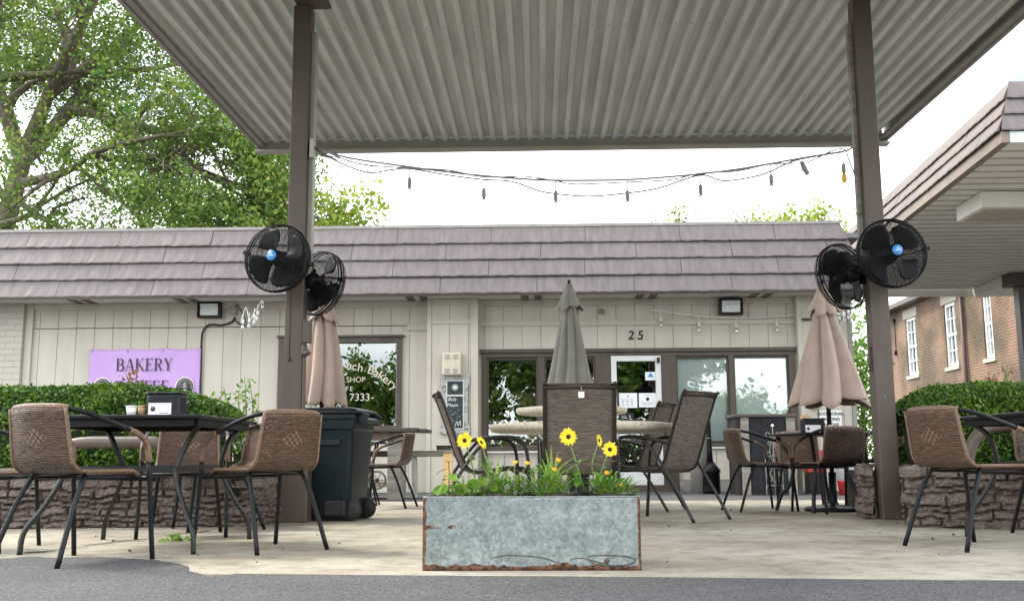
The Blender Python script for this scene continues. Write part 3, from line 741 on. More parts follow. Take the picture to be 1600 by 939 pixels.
# ---- left picture window
def frame_rect(mb, x0, x1, z0, z1, wd, ya, yb):
    mb.box(x0, ya, z0, x0 + wd, yb, z1); mb.box(x1 - wd, ya, z0, x1, yb, z1)
    mb.box(x0 + wd + .0005, ya, z0, x1 - wd - .0005, yb, z0 + wd); mb.box(x0 + wd + .0005, ya, z1 - wd, x1 - wd - .0005, yb, z1)
def pane(mb, x0, x1, z0, z1, y): mb.add([(x0, y, z0), (x1, y, z0), (x1, y, z1), (x0, y, z1)], [(0, 1, 2, 3)])
mb = MB(); frame_rect(mb, xw0 - .02, xw1 + .02, wz0 - .02, wz1 + .02, .085, F - .05, F + .1)
mb.box(xw0 - .05, F - .08, wz1 + .022, xw1 + .05, F - .001, wz1 + .06)
lw = mb.build('window', M['frame'], bak, bo, bev=.004); lw['label'] = 'big picture window with arched white lettering'
mb = MB(); pane(mb, xw0 + .06, xw1 - .06, wz0 + .06, wz1 - .06, F + .02); lp = mb.build('pane', M['glass'], lw, bo)
mb = MB(); mb.box(xw1 - .075, F + .0, wz0 + .07, xw1 - .058, F + .016, wz1 - .07); mb.build('inner_strip', M['white_trim'], lw, bo)
# arched lettering
cxp = P(548, 690, F); 
import_letters = [('u', 545, 577, -4), ('c', 553, 578, -6), ('h', 562, 580, -9), ('B', 578, 584, -17), ('a', 586, 588, -22), ('k', 593, 592, -27), ('e', 600, 597, -33), ('r', 607, 602, -38), ('y', 613, 607, -42)]
for ch, px_, py_, an in import_letters:
    q = P(px_, py_, F + .012) - bo
    text_mesh(ch, .19 if ch != 'B' else .2, 'letter', M['cream'], lw, (q.x, q.y, q.z), tilt=R(an), bold=.002)
for s_, px_, py_, sz_ in (('SHOP', 556, 597, .125), ('F', 542, 611, .11), ('E', 549, 611, .11), ('7333', 562, 626, .17), ('-', 582, 625, .17)):
    q = P(px_, py_, F + .012) - bo; text_mesh(s_, sz_, 'lettering', M['cream'], lw, (q.x, q.y, q.z), bold=.0)

# ---- storefront
sf = MB(); ya, yb = F - .04, F + .1
sf.box(xs0 - .03, F - .07, sz1 + .002, xs1 + .03, F - .001, sz1 + .06)
sf.box(xs0, ya, sz1 - .07, xs1, yb, sz1)
for a_, b_ in ((753, 761), (840, 851), (930, 955), (1033, 1057), (1139, 1147), (1233, 1243)):
    sf.box(bx(a_), ya, Z0, bx(b_), yb, sz1 - .071)
sfo = sf.build('storefront_frame', M['frame'], bak, bo, bev=.004)
def swin(a_, b_, zb, gm, label):
    mb = MB(); x0, x1 = bx(a_) + .001, bx(b_) - .001
    mb.box(x0, F - .03, zb - .07, x1, F + .1, zb); mb.box(x0, F - .0, sz1 - .11, x1, F + .08, sz1 - .072); mb.box(x0, F - .01, zb, x0 + .022, F + .08, sz1 - .11); mb.box(x1 - .022, F - .01, zb, x1, F + .08, sz1 - .11)
    o = mb.build('window', M['frame'], bak, bo, bev=.003); o['label'] = label
    mb = MB(); mb.box(x0, F - .05, zb - .10, x1, F - .005, zb - .072); mb.build('sill', M['white_trim'], o, bo)
    mb = MB(); pane(mb, x0, x1, zb, sz1 - .11, F + .03); mb.build('pane', gm, o, bo)
    mb = MB(); boards(mb, x0, x1, Z0 + .18, zb - .101, F + .001, pitch=.28); mb.build('lower_panel', M['siding'], o, bo, bev=.003)
    mb = MB(); mb.box(x0, F - .035, Z0, x1, F + .1, Z0 + .178); mb.build('kick_board', M['greyp'], o, bo)
    return o, x0, x1
swin(761, 840, bz(697), M['glass'], 'dark reflecting window left of the grey umbrella')
swin(851, 930, bz(697), M['glass'], 'dark reflecting window behind the grey umbrella')
for (a_, b_, lb) in ((1057, 1139, 'window with white blinds beside the door'), (1147, 1233, 'window with white blinds at the right end')):
    o, x0, x1 = swin(a_, b_, bz(692), M['glass_blind'], lb)
    mb = MB(); z = bz(692) + .02
    while z < sz1 - .12:
        mb.add([(x0 + .01, F + .055, z), (x1 - .01, F + .055, z), (x1 - .01, F + .068, z + .028), (x0 + .01, F + .068, z + .028)], [(0, 1, 2, 3)]); z += .0265
    mb.build('blind', M['blind'], o, bo)
# door
dx0, dx1 = bx(955) + .002, bx(1033) - .002; dz1 = bz(557); dz0 = Z0 + .1
mb = MB(); frame_rect(mb, dx0, dx1, dz0, dz1, .085, F - .045, F + .05); mb.box(dx0 + .086, F - .02, dz0 + .086, dx1 - .086, F + .04, dz0 + .2)
dr = mb.build('door', M['door_white'], bak, bo, bev=.004)
mb = MB(); pane(mb, dx0 + .086, dx1 - .086, dz0 + .2, dz1 - .086, F + .01); mb.build('pane', M['glass'], dr, bo)
mb = MB(); mb.tube([(dx0 + .06, F - .09, .95), (dx0 + .06, F - .09, 1.25)], .012, 8); mb.box(dx0 + .05, F - .09, .96, dx0 + .07, F - .045, .98); mb.box(dx0 + .05, F - .09, 1.22, dx0 + .07, F - .045, 1.24); mb.build('handle', M['grey'], dr, bo)
mb = MB(); mb.box(dx1 - .06, F - .10, dz1 - .12, dx1 - .02, F - .046, dz1 - .03); mb.build('door_closer', M['ink'], dr, bo)
mb = MB(); mb.box(dx0 - .2, F - .25, Z0, dx1 + .2, F - .05, Z0 + .1); mb.build('door_step', M['brown_dark'], bak, bo)
def notice(a_, b_, c_, d_, fn):
    mb = MB(); p = P(a_, b_, F + .003); q = P(c_, d_, F + .003); mb.box(p.x, F + .001, q.z, q.x, F + .004, p.z)
    o = mb.build('notice', M['paper'], dr, bo)
    mb = MB(); fn(mb, p, q); mb.build('print', M['ink'] if fn is not tri else M['blue'], dr, bo)
def lines(mb, p, q):
    w_ = q.x - p.x; h_ = p.z - q.z; cx = (p.x + q.x) / 2
    mb.lathe([(.028, -.0005), (.028, 0)], (cx, F - .0005, p.z - h_ * .42), 16, axis='Y')
    for k, l_ in ((.16, .5), (.66, .7), (.74, .75), (.86, .5)):
        mb.box(cx - w_ * l_ / 2, F - .001, p.z - h_ * k - .004, cx + w_ * l_ / 2, F + .0005, p.z - h_ * k)
def menu(mb, p, q):
    w_ = q.x - p.x; h_ = p.z - q.z; cx = (p.x + q.x) / 2
    for k in range(5):
        for j in range(3): mb.box(cx - .1 + j * .07, F - .001, p.z - h_ * (.42 + .1 * k) - .005, cx - .06 + j * .07, F + .0005, p.z - h_ * (.42 + .1 * k))
    mb.lathe([(.012, -.0005), (.012, 0)], (cx, F - .0005, p.z - h_ * .22), 10, axis='Y')
def tri(mb, p, q):
    cx = (p.x + q.x) / 2; mb.prism([(cx - .05, q.z + .05), (cx + .05, q.z + .05), (cx, q.z + .13)], F - .001, F)
notice(967, 614, 996, 637, menu); notice(998, 614, 1026, 636, lines); notice(1008, 581, 1025, 594, tri)
mb = MB(); p = P(969, 645, F); q = P(990, 658, F); mb.box(p.x, F + .001, q.z, q.x, F + .004, p.z); mb.build('sticker', M['ink'], dr, bo)
mb = MB(); mb.box(p.x + .02, F - .001, q.z + .05, p.x + .11, F, q.z + .057); mb.box(p.x + .02, F - .001, q.z + .075, p.x + .09, F, q.z + .082); mb.box(p.x + .15, F - .001, q.z + .03, p.x + .158, F, q.z + .1); mb.box(p.x + .15, F - .001, q.z + .03, p.x + .19, F, q.z + .038)
mb.build('print', M['chalk'], dr, bo)

# ---- things on the wall
def wall_light(px_, py_, label):
    c = P(px_, py_, F - .1); t = thing('wall_light', label, 'wall light', (c.x, F - .001, c.z), 0, 'flood lights on the bakery wall')
    mb = MB(); mb.box(-.17, -.10, -.11, .17, 0, .11); mb.box(-.19, -.14, -.13, -.171, -.0, .13); mb.box(.171, -.14, -.13, .19, 0, .13); mb.box(-.171, -.16, .111, .171, -.0, .13); mb.box(-.171, -.12, -.13, .171, 0, -.111)
    mb.build('housing', M['ink'], t, bev=.005)
    mb = MB(); mb.add([(-.145, -.105, -.09), (.145, -.105, -.09), (.145, -.14, .095), (-.145, -.14, .095), (-.145, -.11, .02), (.145, -.11, .02)], [(0, 1, 5, 4), (4, 5, 2, 3)]); mb.build('lens', M['lens'], t, solid=.006)
wall_light(327, 484, 'black flood light above the lilac banner'); wall_light(1142, 479, 'black flood light above the blinds window')
c = P(940, 487, F - .05); t = thing('round_sensor', 'small round grey sensor on the siding right of grey umbrella', 'sensor', (c.x, F - .001, c.z))
mb = MB(); mb.lathe([(.035, 0), (.05, -.02), (.05, -.06), (.03, -.075)], (0, 0, 0), 14, axis='Y'); mb.build('housing', M['greyp'], t)
mb = MB(); mb.lathe([(.028, -.076), (.012, -.09)], (0, 0, 0), 14, axis='Y'); mb.build('dome', M['grey'], t)
# 25
n25 = thing('house_number', 'black house number 25 above the white door', 'house number', tuple(P(993, 530, F - .004)))
for s_, dx in (('2', -.075), ('5', .075)):
    text_mesh(s_, .2, 'digit', M['ink'], n25, (dx, 0, 0), shear=.15, bold=.003, depth=.004)
for dx in (-.075, .075):
    mb = MB(); mb.cb((dx + .0, -.005, .0), (.075, .006, .014)); mb.build('serif', M['ink'], n25)
# heater vent
c = P(706, 569, F - .25); t = thing('wall_vent', 'cream louvred vent box above the chalkboard', 'vent', (c.x, F - .215, c.z))
mb = MB(); mb.box(-.15, -.13, -.18, .15, 0, .18); mb.build('housing', M['cream'], t, bev=.02)
for sx_ in (-1, 1):
    mb = MB()
    for zz in [.13, .11, .09, .07, -.09, -.11, -.13, -.15]: mb.box(sx_ * .065 - .045, -.134, zz, sx_ * .065 + .045, -.131, zz + .008)
    mb.box(sx_ * .065 - .001, -.1325, -.15, sx_ * .065 + .001, -.1305, .13); mb.build('louvre', M['greyp'], t)
# chalkboard
c = P(711, 633, F - .25); t = thing('chalkboard_sign', 'narrow chalkboard menu in a distressed white frame on the wall', 'chalkboard', (c.x, F - .215, c.z))
mb = MB(); hw, hh = .20, .43
mb.prism([(-hw - .03, hh + .04), (-hw - .03, hh - .10), (-hw, hh - .14), (-hw, -hh + .14), (-hw - .04, -hh + .08), (-hw - .04, -hh - .02), (hw + .04, -hh - .02), (hw + .04, -hh + .08), (hw, -hh + .14), (hw, hh - .14), (hw + .03, hh - .10), (hw + .03, hh + .04)], -.03, 0)
mb.build('frame', M['distress'], t, bev=.006)
mb = MB(); mb.box(-.125, -.036, .17, .125, -.031, .38); mb.box(-.125, -.036, -.36, .125, -.031, .14); mb.build('board', M['chalkboard'], t)
mb = MB(); frame_rect(mb, -.14, .14, -.375, .395, .014, -.043, -.031); mb.box(-.126, -.043, .142, .126, -.031, .166); mb.build('glazing_bar', M['white_trim'], t)
text_mesh('Bois', .08, 'chalk_writing', M['chalk'], t, (-.05, -.038, .07), shear=.3); text_mesh('Moon', .075, 'chalk_writing', M['chalk'], t, (-.045, -.038, -.02), shear=.3)
mb = MB()
for k in range(16):
    x, z = rnd.uniform(-.10, .06), -.08 - .014 * k; mb.tube([(x, -.038, z), (x + .02 + .03 * rnd.random(), -.038, z + rnd.uniform(-.006, .006))], .0016, 4)
for k in range(26):
    a_ = k * .62; mb.tube([(.0 + .05 * math.cos(a_), -.038, .28 + .05 * math.sin(a_)), (.0 + .042 * math.cos(a_ + 1), -.038, .28 + .045 * math.sin(a_ + 1))], .003, 4)
mb.lathe([(.03, -.0385), (.03, -.038)], (0, 0, .28), 14, axis='Y')
mb.tube(arc([(0, -.038, -.34), (.03, -.038, -.25), (.05, -.038, -.33), (.08, -.038, -.24), (.09, -.038, -.33)], 4), .004, 4)
mb.build('chalk_drawing', M['chalk'], t)
# banner
c = P(228, 545, F - .03); bw_ = P(314, 560, F).x - P(141, 560, F).x; hb = .98
t = thing('bakery_banner', 'lilac vinyl banner reading BAKERY COFFEE hung on the siding', 'banner', (c.x, F - .03, c.z))
mb = MB(); mb.grid(lambda u, v: ((u - .5) * bw_, .008 * math.sin(u * 14) * math.sin(v * 5) - .006 * math.cos(u * 3 * 2 * PI) * (v) - .01, -.012 * math.cos(u * 6 * PI) * (v) * 0 + (v - 1) * hb - .018 * (.5 + .5 * math.cos(u * 6 * PI + PI)) * v), 60, 16)
mb.build('vinyl_sheet', M['lilac'], t, solid=.002)
mb = MB()
for k in range(4): mb.lathe([(.014, -.004), (.014, 0)], ((k / 3 - .5) * (bw_ - .08), -.022, -.035), 10, axis='Y')
mb.build('eyelet', M['grey'], t)
mb = MB(); sh = .20; wB = sum(SER[q][0] for q in 'BAKERY') * sh + .06 * sh * 5; serif(mb, 'BAKERY', -wB / 2 - .0, -.36, sh, -.026)
wC = sum(SER[q][0] for q in 'COFFEE') * sh + .06 * sh * 5; serif(mb, 'COFFEE', -wC / 2 - .02, -.72, sh, -.026)
mb.build('lettering', M['ink'], t)
for sg in (-1, 1):
    cc = (sg * (bw_ / 2 - .24), -.025, -.62)
    mb = MB(); mb.lathe([(.155, -.001), (.155, 0)], cc, 32, axis='Y'); e = mb.build('emblem', M['white'], t)
    mb = MB(); mb.lathe([(.140, -.0025), (.140, -.001)], cc, 32, axis='Y'); mb.build('emblem_disc', M['emblem'], e)
    mb = MB()
    for k in range(22):
        a_ = R(160 - k * 14.5 * (1 if k < 22 else 1)); mb.cb((cc[0] + .112 * math.cos(a_), cc[1] - .003, cc[2] + .112 * math.sin(a_)), (.006, .001, .022), (0, -a_ + PI / 2 + .2 * (k % 3), 0))
    mb.lathe([(.022, -.0035), (.022, -.003)], (cc[0], cc[1], cc[2] + .03), 12, axis='Y'); mb.prism([(cc[0] - .02, cc[2] + .035), (cc[0] + .02, cc[2] + .035), (cc[0], cc[2] + .075)], cc[1] - .0035, cc[1] - .003)
    mb.cb((cc[0], cc[1] - .003, cc[2] - .01), (.075, .001, .008)); mb.cb((cc[0], cc[1] - .003, cc[2] - .055), (.06, .001, .02))
    mb.build('emblem_mark', M['white_trim'], e)
# conduit + box
c = P(366, 489, F); t = thing('electrical_conduit', 'black conduit looping from a grey box down beside the banner', 'conduit', (c.x, F, c.z))
mb = MB(); mb.box(-.05, -.07, -.03, .05, -.001, .09); mb.build('junction_box', M['greyp'], t, bev=.008)
pt = [P(*q, F - .03) - Vector((c.x, F, c.z)) for q in ((367, 495), (362, 503), (345, 508), (328, 507), (318, 516), (315, 530), (314, 570), (313, 620), (313, 690))]
mb = MB(); mb.tube(arc(pt, 5), .016, 8); mb.build('pipe', M['ink'], t)
mb = MB(); mb.tube(arc([P(*q, F - .05) - Vector((c.x, F, c.z)) for q in ((367, 480), (371, 477), (380, 492), (384, 503), (372, 505), (366, 497))], 4), .008, 6); mb.cb(P(377, 506, F - .05) - Vector((c.x, F, c.z)), (.14, .04, .03), (0, .3, 0))
mb.build('plug_lead', M['ink'], t)
# parking sign
c = P(1298, 655, F - .17); t = thing('parking_sign', 'white sign reading ADDITIONAL PARKING IN REAR behind the right umbrella', 'sign', (c.x, F - .168, c.z))
mb = MB(); mb.box(-.17, -.008, -.14, .17, 0, .14); mb.build('plate', M['paper'], t, bev=.003)
for s_, z in (('ADDITIONAL', .065), ('PARKING', -.02), ('IN REAR', -.105)): text_mesh(s_, .068, 'lettering', M['ink'], t, (0, -.010, z), bold=.0015)
c = P(1273, 632, F - .17); t = thing('meter_hub', 'small cream round cover on the wall left of the parking sign', 'cover', (c.x, F - .166, c.z))
mb = MB(); mb.lathe([(.085, 0), (.085, -.03), (.05, -.05)], (0, 0, 0), 18, axis='Y'); mb.build('cap', M['cream'], t)
mb = MB(); mb.lathe([(.02, -.051), (.012, -.06)], (0, 0, 0), 10, axis='Y'); mb.build('screw', M['grey'], t)

# ================================================================== RIGHT-HAND CANOPY BUILDING
rc = thing('drive_canopy', 'second canopy on the right with pale shingled edge and ribbed white ceiling', 'canopy', (5, 11, 0))
ro = rc.location; RX = 4.97; RZ = 4.0
RY0 = G(1565, 223, RZ).y; RX = G(1565, 223, RZ).x; RY1 = G(1460, 449, RZ).y
q2 = G(1413, 343, RZ); skew = (q2.x - RX) / (q2.y - RY0)
def rcx(y): return RX + skew * (y - RY0)
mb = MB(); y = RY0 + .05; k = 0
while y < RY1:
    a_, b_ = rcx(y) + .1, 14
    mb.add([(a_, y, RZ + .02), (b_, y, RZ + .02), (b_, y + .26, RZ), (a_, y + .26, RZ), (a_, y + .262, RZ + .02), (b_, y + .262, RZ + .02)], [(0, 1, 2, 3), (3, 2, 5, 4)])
    mj = MB(); mj.box(a_, y + .263, RZ - .012, b_, y + .289, RZ + .03); mj.build('seam_shade_strip', M['stonesill'], rc, ro)  # darker strip added along each seam to stand for its shade line
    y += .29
mb.build('ribbed_ceiling', M['ceil'], rc, ro)
RT = P(1577, 124, RY0 + .15).z
tiers(lambda u, d, z: (rcx(u) + d, u, z), RY0, RY1, RZ + .14, RT, .0, .26, 3, 1.5, M['tile2'], 'side_shingles', rc, ro, hip0=.26)
tiers(lambda u, d, z: (u, RY0 + d, z), RX, 14, RZ + .14, RT, .0, .26, 3, 1.5, M['tile'], 'front_shingles', rc, ro, hip0=.26)
mb = MB(); mb.add([(rcx(RY0) + .02, RY0 + .03, RZ + .13), (rcx(RY1) + .02, RY1, RZ + .13), (rcx(RY1) + .30, RY1, RT - .02), (RX + .30, RY0 + .30, RT - .02)], [(0, 1, 2, 3)])
mb.add([(RX + .02, RY0 + .03, RZ + .13), (14, RY0 + .03, RZ + .13), (14, RY0 + .30, RT - .02), (RX + .30, RY0 + .30, RT - .02)], [(3, 2, 1, 0)])
mb.add([(RX + .30, RY0 + .30, RT - .02), (14, RY0 + .30, RT - .02), (14, RY1, RT - .02), (rcx(RY1) + .30, RY1, RT - .02)], [(0, 1, 2, 3)])
mb.build('roof_sheet', M['brown_dark'], rc, ro)
mb = MB()
mb.add([(rcx(RY0) - .0, RY0, RZ), (rcx(RY0) + .1, RY0, RZ), (rcx(RY1) + .1, RY1, RZ), (rcx(RY1), RY1, RZ), (rcx(RY0), RY0, RZ + .13), (rcx(RY0) + .1, RY0, RZ + .13), (rcx(RY1) + .1, RY1, RZ + .13), (rcx(RY1), RY1, RZ + .13)],
       [(0, 3, 2, 1), (4, 5, 6, 7), (0, 1, 5, 4), (1, 2, 6, 5), (2, 3, 7, 6), (3, 0, 4, 7)])
mb.build('side_fascia', M['kerb_tan'], rc, ro)
mb = MB(); mb.box(RX + .101, RY0, RZ + .0, 14, RY0 + .04, RZ + .13); mb.build('front_flashing', M['bluewhite'], rc, ro)
mb = MB(); mb.box(rcx(RY1) + .1, RY1 + .17, RZ - .16, 14, RY1 + .27, RZ + .05); mb.build('rear_beam', M['ceil'], rc, ro)
e0, e1 = G(1525, 449, RZ), G(1600, 424, RZ)
mb = MB(); bxm = P(1548, 447, 15.5).x
pb = PX(1590, 432, 0)if False else None
bp = G(1592, 431, RZ - .02); PYr = bp.y
mb.box(bp.x - .25, PYr + .1, RZ - .20, bp.x + .05, RY1 + .16, RZ - .005); mb.build('ceiling_beam', M['ceil'], rc, ro, bev=.005)
mb = MB(); mb.box(bp.x - .30, PYr - .3, RZ - .25, bp.x + .5, PYr + .095, RZ - .01); mb.build('beam_bracket', M['brown_dark'], rc, ro, bev=.005)
mb = MB(); mb.box(bp.x - .10, PYr - .15, -.03, bp.x + .22, PYr + .08, RZ - .251); mb.build('post', M['brown'], rc, ro, bev=.006)
mb = MB(); mb.box(11.5, 13.9, -.03, 11.7, 14.1, RZ - .01); mb.build('post', M['brown'], rc, ro, bev=.006)
# ceiling light box
q = G(1585, 338, RZ - .25)
t = thing('ceiling_light', 'square cream light box fixed under the ribbed ceiling', 'ceiling light', (q.x, q.y, RZ))
cl0 = G(1518, 336, RZ - .24)
mb = MB(); mb.box(cl0.x - q.x, cl0.y - q.y - .35, -.22, cl0.x - q.x + 1.0, cl0.y - q.y + .5, -.001); mb.build('housing', M['ceil'], t, bev=.01)
mb = MB(); mb.box(cl0.x - q.x + .06, cl0.y - q.y - .29, -.235, cl0.x - q.x + .94, cl0.y - q.y + .44, -.2205); mb.build('diffuser', M['stonesill'], t)

# ================================================================== BRICK BUILDING (right, far)
BX = 15.4
bb = thing('brick_building', 'old two-storey brick building with tall white sash windows beyond the hedge', 'building', (BX, 40, 0)); bbo = bb.location
def BW(px, py): return PX(px, py, BX)
e = BW(1385, 489); ez = e.z; yfar = BW(1383, 500).y + 1.0
wins = [((1413, 505), (1437, 583)), ((1472, 478), (1500, 573)), ((1530, 448), (1556, 553))]
wr = []
for (p0, p1) in wins:
    a_, b_ = BW(*p0), BW(p1[0], p1[1]); ym = (a_.y + b_.y) / 2
    yy0, yy1 = b_.y + .1, a_.y - .1
    zt_ = BW((p0[0] + p1[0]) / 2, p0[1] - 6).z; zb_ = BW((p0[0] + p1[0]) / 2, p1[1]).z
    wr.append((yy0, yy1, zb_, zt_))
wr.sort()
wr = [(a_, b_, wr[1][2], wr[1][3]) for a_, b_, _, _ in wr]
ynear = 18.0; mb = MB()
ys = [ynear] + [v for r_ in wr for v in (r_[0], r_[1])] + [yfar]
for i in range(0, len(ys), 2): mb.box(BX, ys[i], -.03, BX + .4, ys[i + 1], ez)
for (a_, b_, zb_, zt_) in wr:
    mb.box(BX, a_, -.03, BX + .4, b_, zb_); mb.box(BX, a_, zt_, BX + .4, b_, ez)
mb.box(BX + .4, ynear, -.03, BX + 12, ynear + .3, ez); mb.box(BX + .4, yfar - .3, -.03, BX + 12, yfar, ez)
mb.build('brick_wall', M['brick'], bb, bbo)
mb = MB(); mb.prism([(BX - .45, ez), (BX + 6, ez + 3.2), (BX + 12.5, ez), (BX + 6, ez + 3.0)], ynear - .3, yfar + .4); mb.build('roof', M['tinroof'], bb, bbo)
mb = MB(); mb.box(BX - .5, ynear - .3, ez - .12, BX - .001, yfar + .3, ez + .06); mb.build('gutter', M['brown_dark'], bb, bbo)
for (a_, b_, zb_, zt_) in wr:
    mb = MB(); wd = .12
    mb.box(BX + .05, a_, zb_, BX + .18, a_ + wd, zt_); mb.box(BX + .05, b_ - wd, zb_, BX + .18, b_, zt_); mb.box(BX + .05, a_ + wd, zb_, BX + .18, b_ - wd, zb_ + wd); mb.box(BX + .05, a_ + wd, zt_ - wd, BX + .18, b_ - wd, zt_)
    mb.box(BX + .06, a_ + wd, (zb_ + zt_) / 2 - .05, BX + .16, b_ - wd, (zb_ + zt_) / 2 + .05)
    for k in (1, 2): yy = a_ + (b_ - a_) * k / 3; mb.box(BX + .08, yy - .025, zb_ + wd, BX + .13, yy + .025, zt_ - wd)
    for k in (1, 3): zz = zb_ + (zt_ - zb_) * k / 4; mb.box(BX + .082, a_ + wd, zz - .02, BX + .128, b_ - wd, zz + .02)
    wo = mb.build('window', M['door_white'], bb, bbo)
    mb = MB(); mb.box(BX + .135, a_ + wd, zb_ + wd, BX + .14, b_ - wd, zt_ - wd); mb.build('pane', M['glass_blind'], wo, bbo)
    mb = MB(); mb.grid(lambda u, v, a_=a_, b_=b_, zb_=zb_, zt_=zt_: (BX + .24 + .02 * math.sin(u * 60), a_ + (b_ - a_) * u, zb_ + (zt_ - zb_) * v), 60, 2); mb.build('curtain', M['curtain'], wo, bbo)
    mb = MB(); mb.box(BX - .06, a_ - .12, zb_ - .14, BX + .05, b_ + .12, zb_ - .001); mb.build('sill', M['stonesill'], wo, bbo)
    mb = MB(); mb.box(BX - .02, a_ - .2, zt_ + .001, BX + .05, b_ + .2, zt_ + .36); mb.build('lintel', M['stonesill'], wo, bbo)
pp = BW(1509, 520); mb = MB(); mb.tube([(BX - .1, pp.y, -.03), (BX - .1, pp.y, ez - .1)], .075, 8); mb.build('downpipe', M['downpipe'], bb, bbo)
mb = MB(); q = BW(1400, 530); mb.tube([(BX - .03, q.y, q.z + .8), (BX - .03, q.y, q.z - .6)], .02, 5); mb.cb((BX - .06, q.y, q.z + .8), (.12, .12, .15)); mb.cb((BX - .06, q.y, q.z - .6), (.1, .1, .2)); mb.build('cable', M['ink'], bb, bbo)

# ================================================================== STONE PLANTER WALLS
def stone_wall(path, h, name, label, thick=.28, seed=3):
    """rubble face along a ground path (list of (x,y)), painted brown"""
    rs = random.Random(seed); pts = [Vector((p[0], p[1], 0)) for p in path]
    segs = [(pts[i + 1] - pts[i]).length for i in range(len(pts) - 1)]; Ltot = sum(segs)
    rows = []; z = 0
    while z < h - .02:
        rh = rs.uniform(.035, .085); rows.append((z, min(h, z + rh))); z += rh
    blocks = []
    for (za, zb) in rows:
        u = -.1; lst = []
        while u < Ltot + .1:
            l_ = rs.uniform(.10, .34) * (1.3 if zb - za > .06 else .9)
            lst.append((u, u + l_, rs.uniform(-.022, .028), rs.uniform(-.3, .3), rs.uniform(-.25, .25))); u += l_
        blocks.append(lst)
    cell = .0125; nu = int(Ltot / cell); nv = int(h / cell) + 1
    def disp(u, z):
        z2 = z + .010 * math.sin(u * 9 + z * 20) + .006 * math.sin(u * 31)
        for k, (za, zb) in enumerate(rows):
            if z2 < zb or k == len(rows) - 1:
                for (a_, b_, d, tx, tz) in blocks[k]:
                    if a_ <= u <= b_:
                        e_ = min(u - a_, b_ - u, z2 - za, zb - z2); f = min(1, max(0, e_) / .010)
                        return -(.034 * f * f ** .0 + d * f + tx * (u - (a_ + b_) / 2) * .25 * f + tz * (z2 - (za + zb) / 2) * .7 * f) + rs.uniform(-.004, .004)
        return 0
    def pos(u):
        t = u
        for i, s_ in enumerate(segs):
            if t <= s_ or i == len(segs) - 1:
                d = (pts[i + 1] - pts[i]).normalized(); return pts[i] + d * t, Vector((-d.y, d.x, 0))
            t -= s_
    mb = MB()
    def fn(a_, b_):
        u = a_ * Ltot; z = b_ * h; p, n = pos(u); q = p + n * disp(u, z); return (q.x, q.y, z)
    mb.grid(fn, nu, nv, smooth=False)
    def top(a_, b_):
        u = a_ * Ltot; p, n = pos(u); q = p + n * (b_ * thick - .01 * (1 - b_)); return (q.x, q.y, h + rs.uniform(-.008, .012) - (.012 if b_ == 0 else 0))
    mb.grid(top, nu // 3, 6, smooth=False)
    mb.grid(lambda a_, b_: tuple((lambda pn: (pn[0] + pn[1] * thick))(pos(a_ * Ltot))[:2]) + (h * b_,), nu // 6, 1, smooth=False)
    o = mb.build(name, M['stoneware']); tag(o, label, 'wall'); return o
gl0 = G(-260, 828); gl1 = G(395, 822)
stone_wall([(gl0.x, gl0.y), (gl1.x, gl1.y), (pl.x - .03, PY - .01)], .42, 'stone_wall', 'low brown painted rubble wall below the left hedge', seed=4)
gr0 = (pr.x + .06, 8.95); gr1 = (pr.x - .09, 8.36); 
g2 = G(1423, 823); g3 = G(1700, 829)
stone_wall([gr0, gr1, (pr.x - .02, 8.30)], .42, 'stone_wall', 'rough end of the brown rubble wall left of the right post', seed=8)
stone_wall([(pr.x + .152, PY + .0), (pr.x + .32, PY - .12), (g2.x, g2.y), (g3.x, g3.y)], .42, 'stone_wall', 'brown painted rubble wall under the right hedge', seed=9)
mb = MB(); mb.cb((pr.x + .26, PY - .14, .085), (.26, .10, .15), (0, 0, -.35)); o = mb.build('kerb_block', M['brown'], None, bev=.012); tag(o, 'smooth brown block at the foot of the right rubble wall', 'block')
# earth behind the walls
mb = MB(); mb.slabpoly([(gl0.x, gl0.y + .2), (gl1.x - .05, gl1.y + .22), (pl.x - .1, 8.6), (pl.x - .1, 11.5), (gl0.x, 11.5)], -.03, .36); structure(mb.build('planter_soil', M['soil']))
mb = MB(); mb.slabpoly([(pr.x + .25, 8.4), (g2.x + .05, g2.y + .25), (g3.x, g3.y + .25), (g3.x, 10.5), (pr.x + .4, 10.5)], -.03, .36); structure(mb.build('planter_soil', M['soil']))

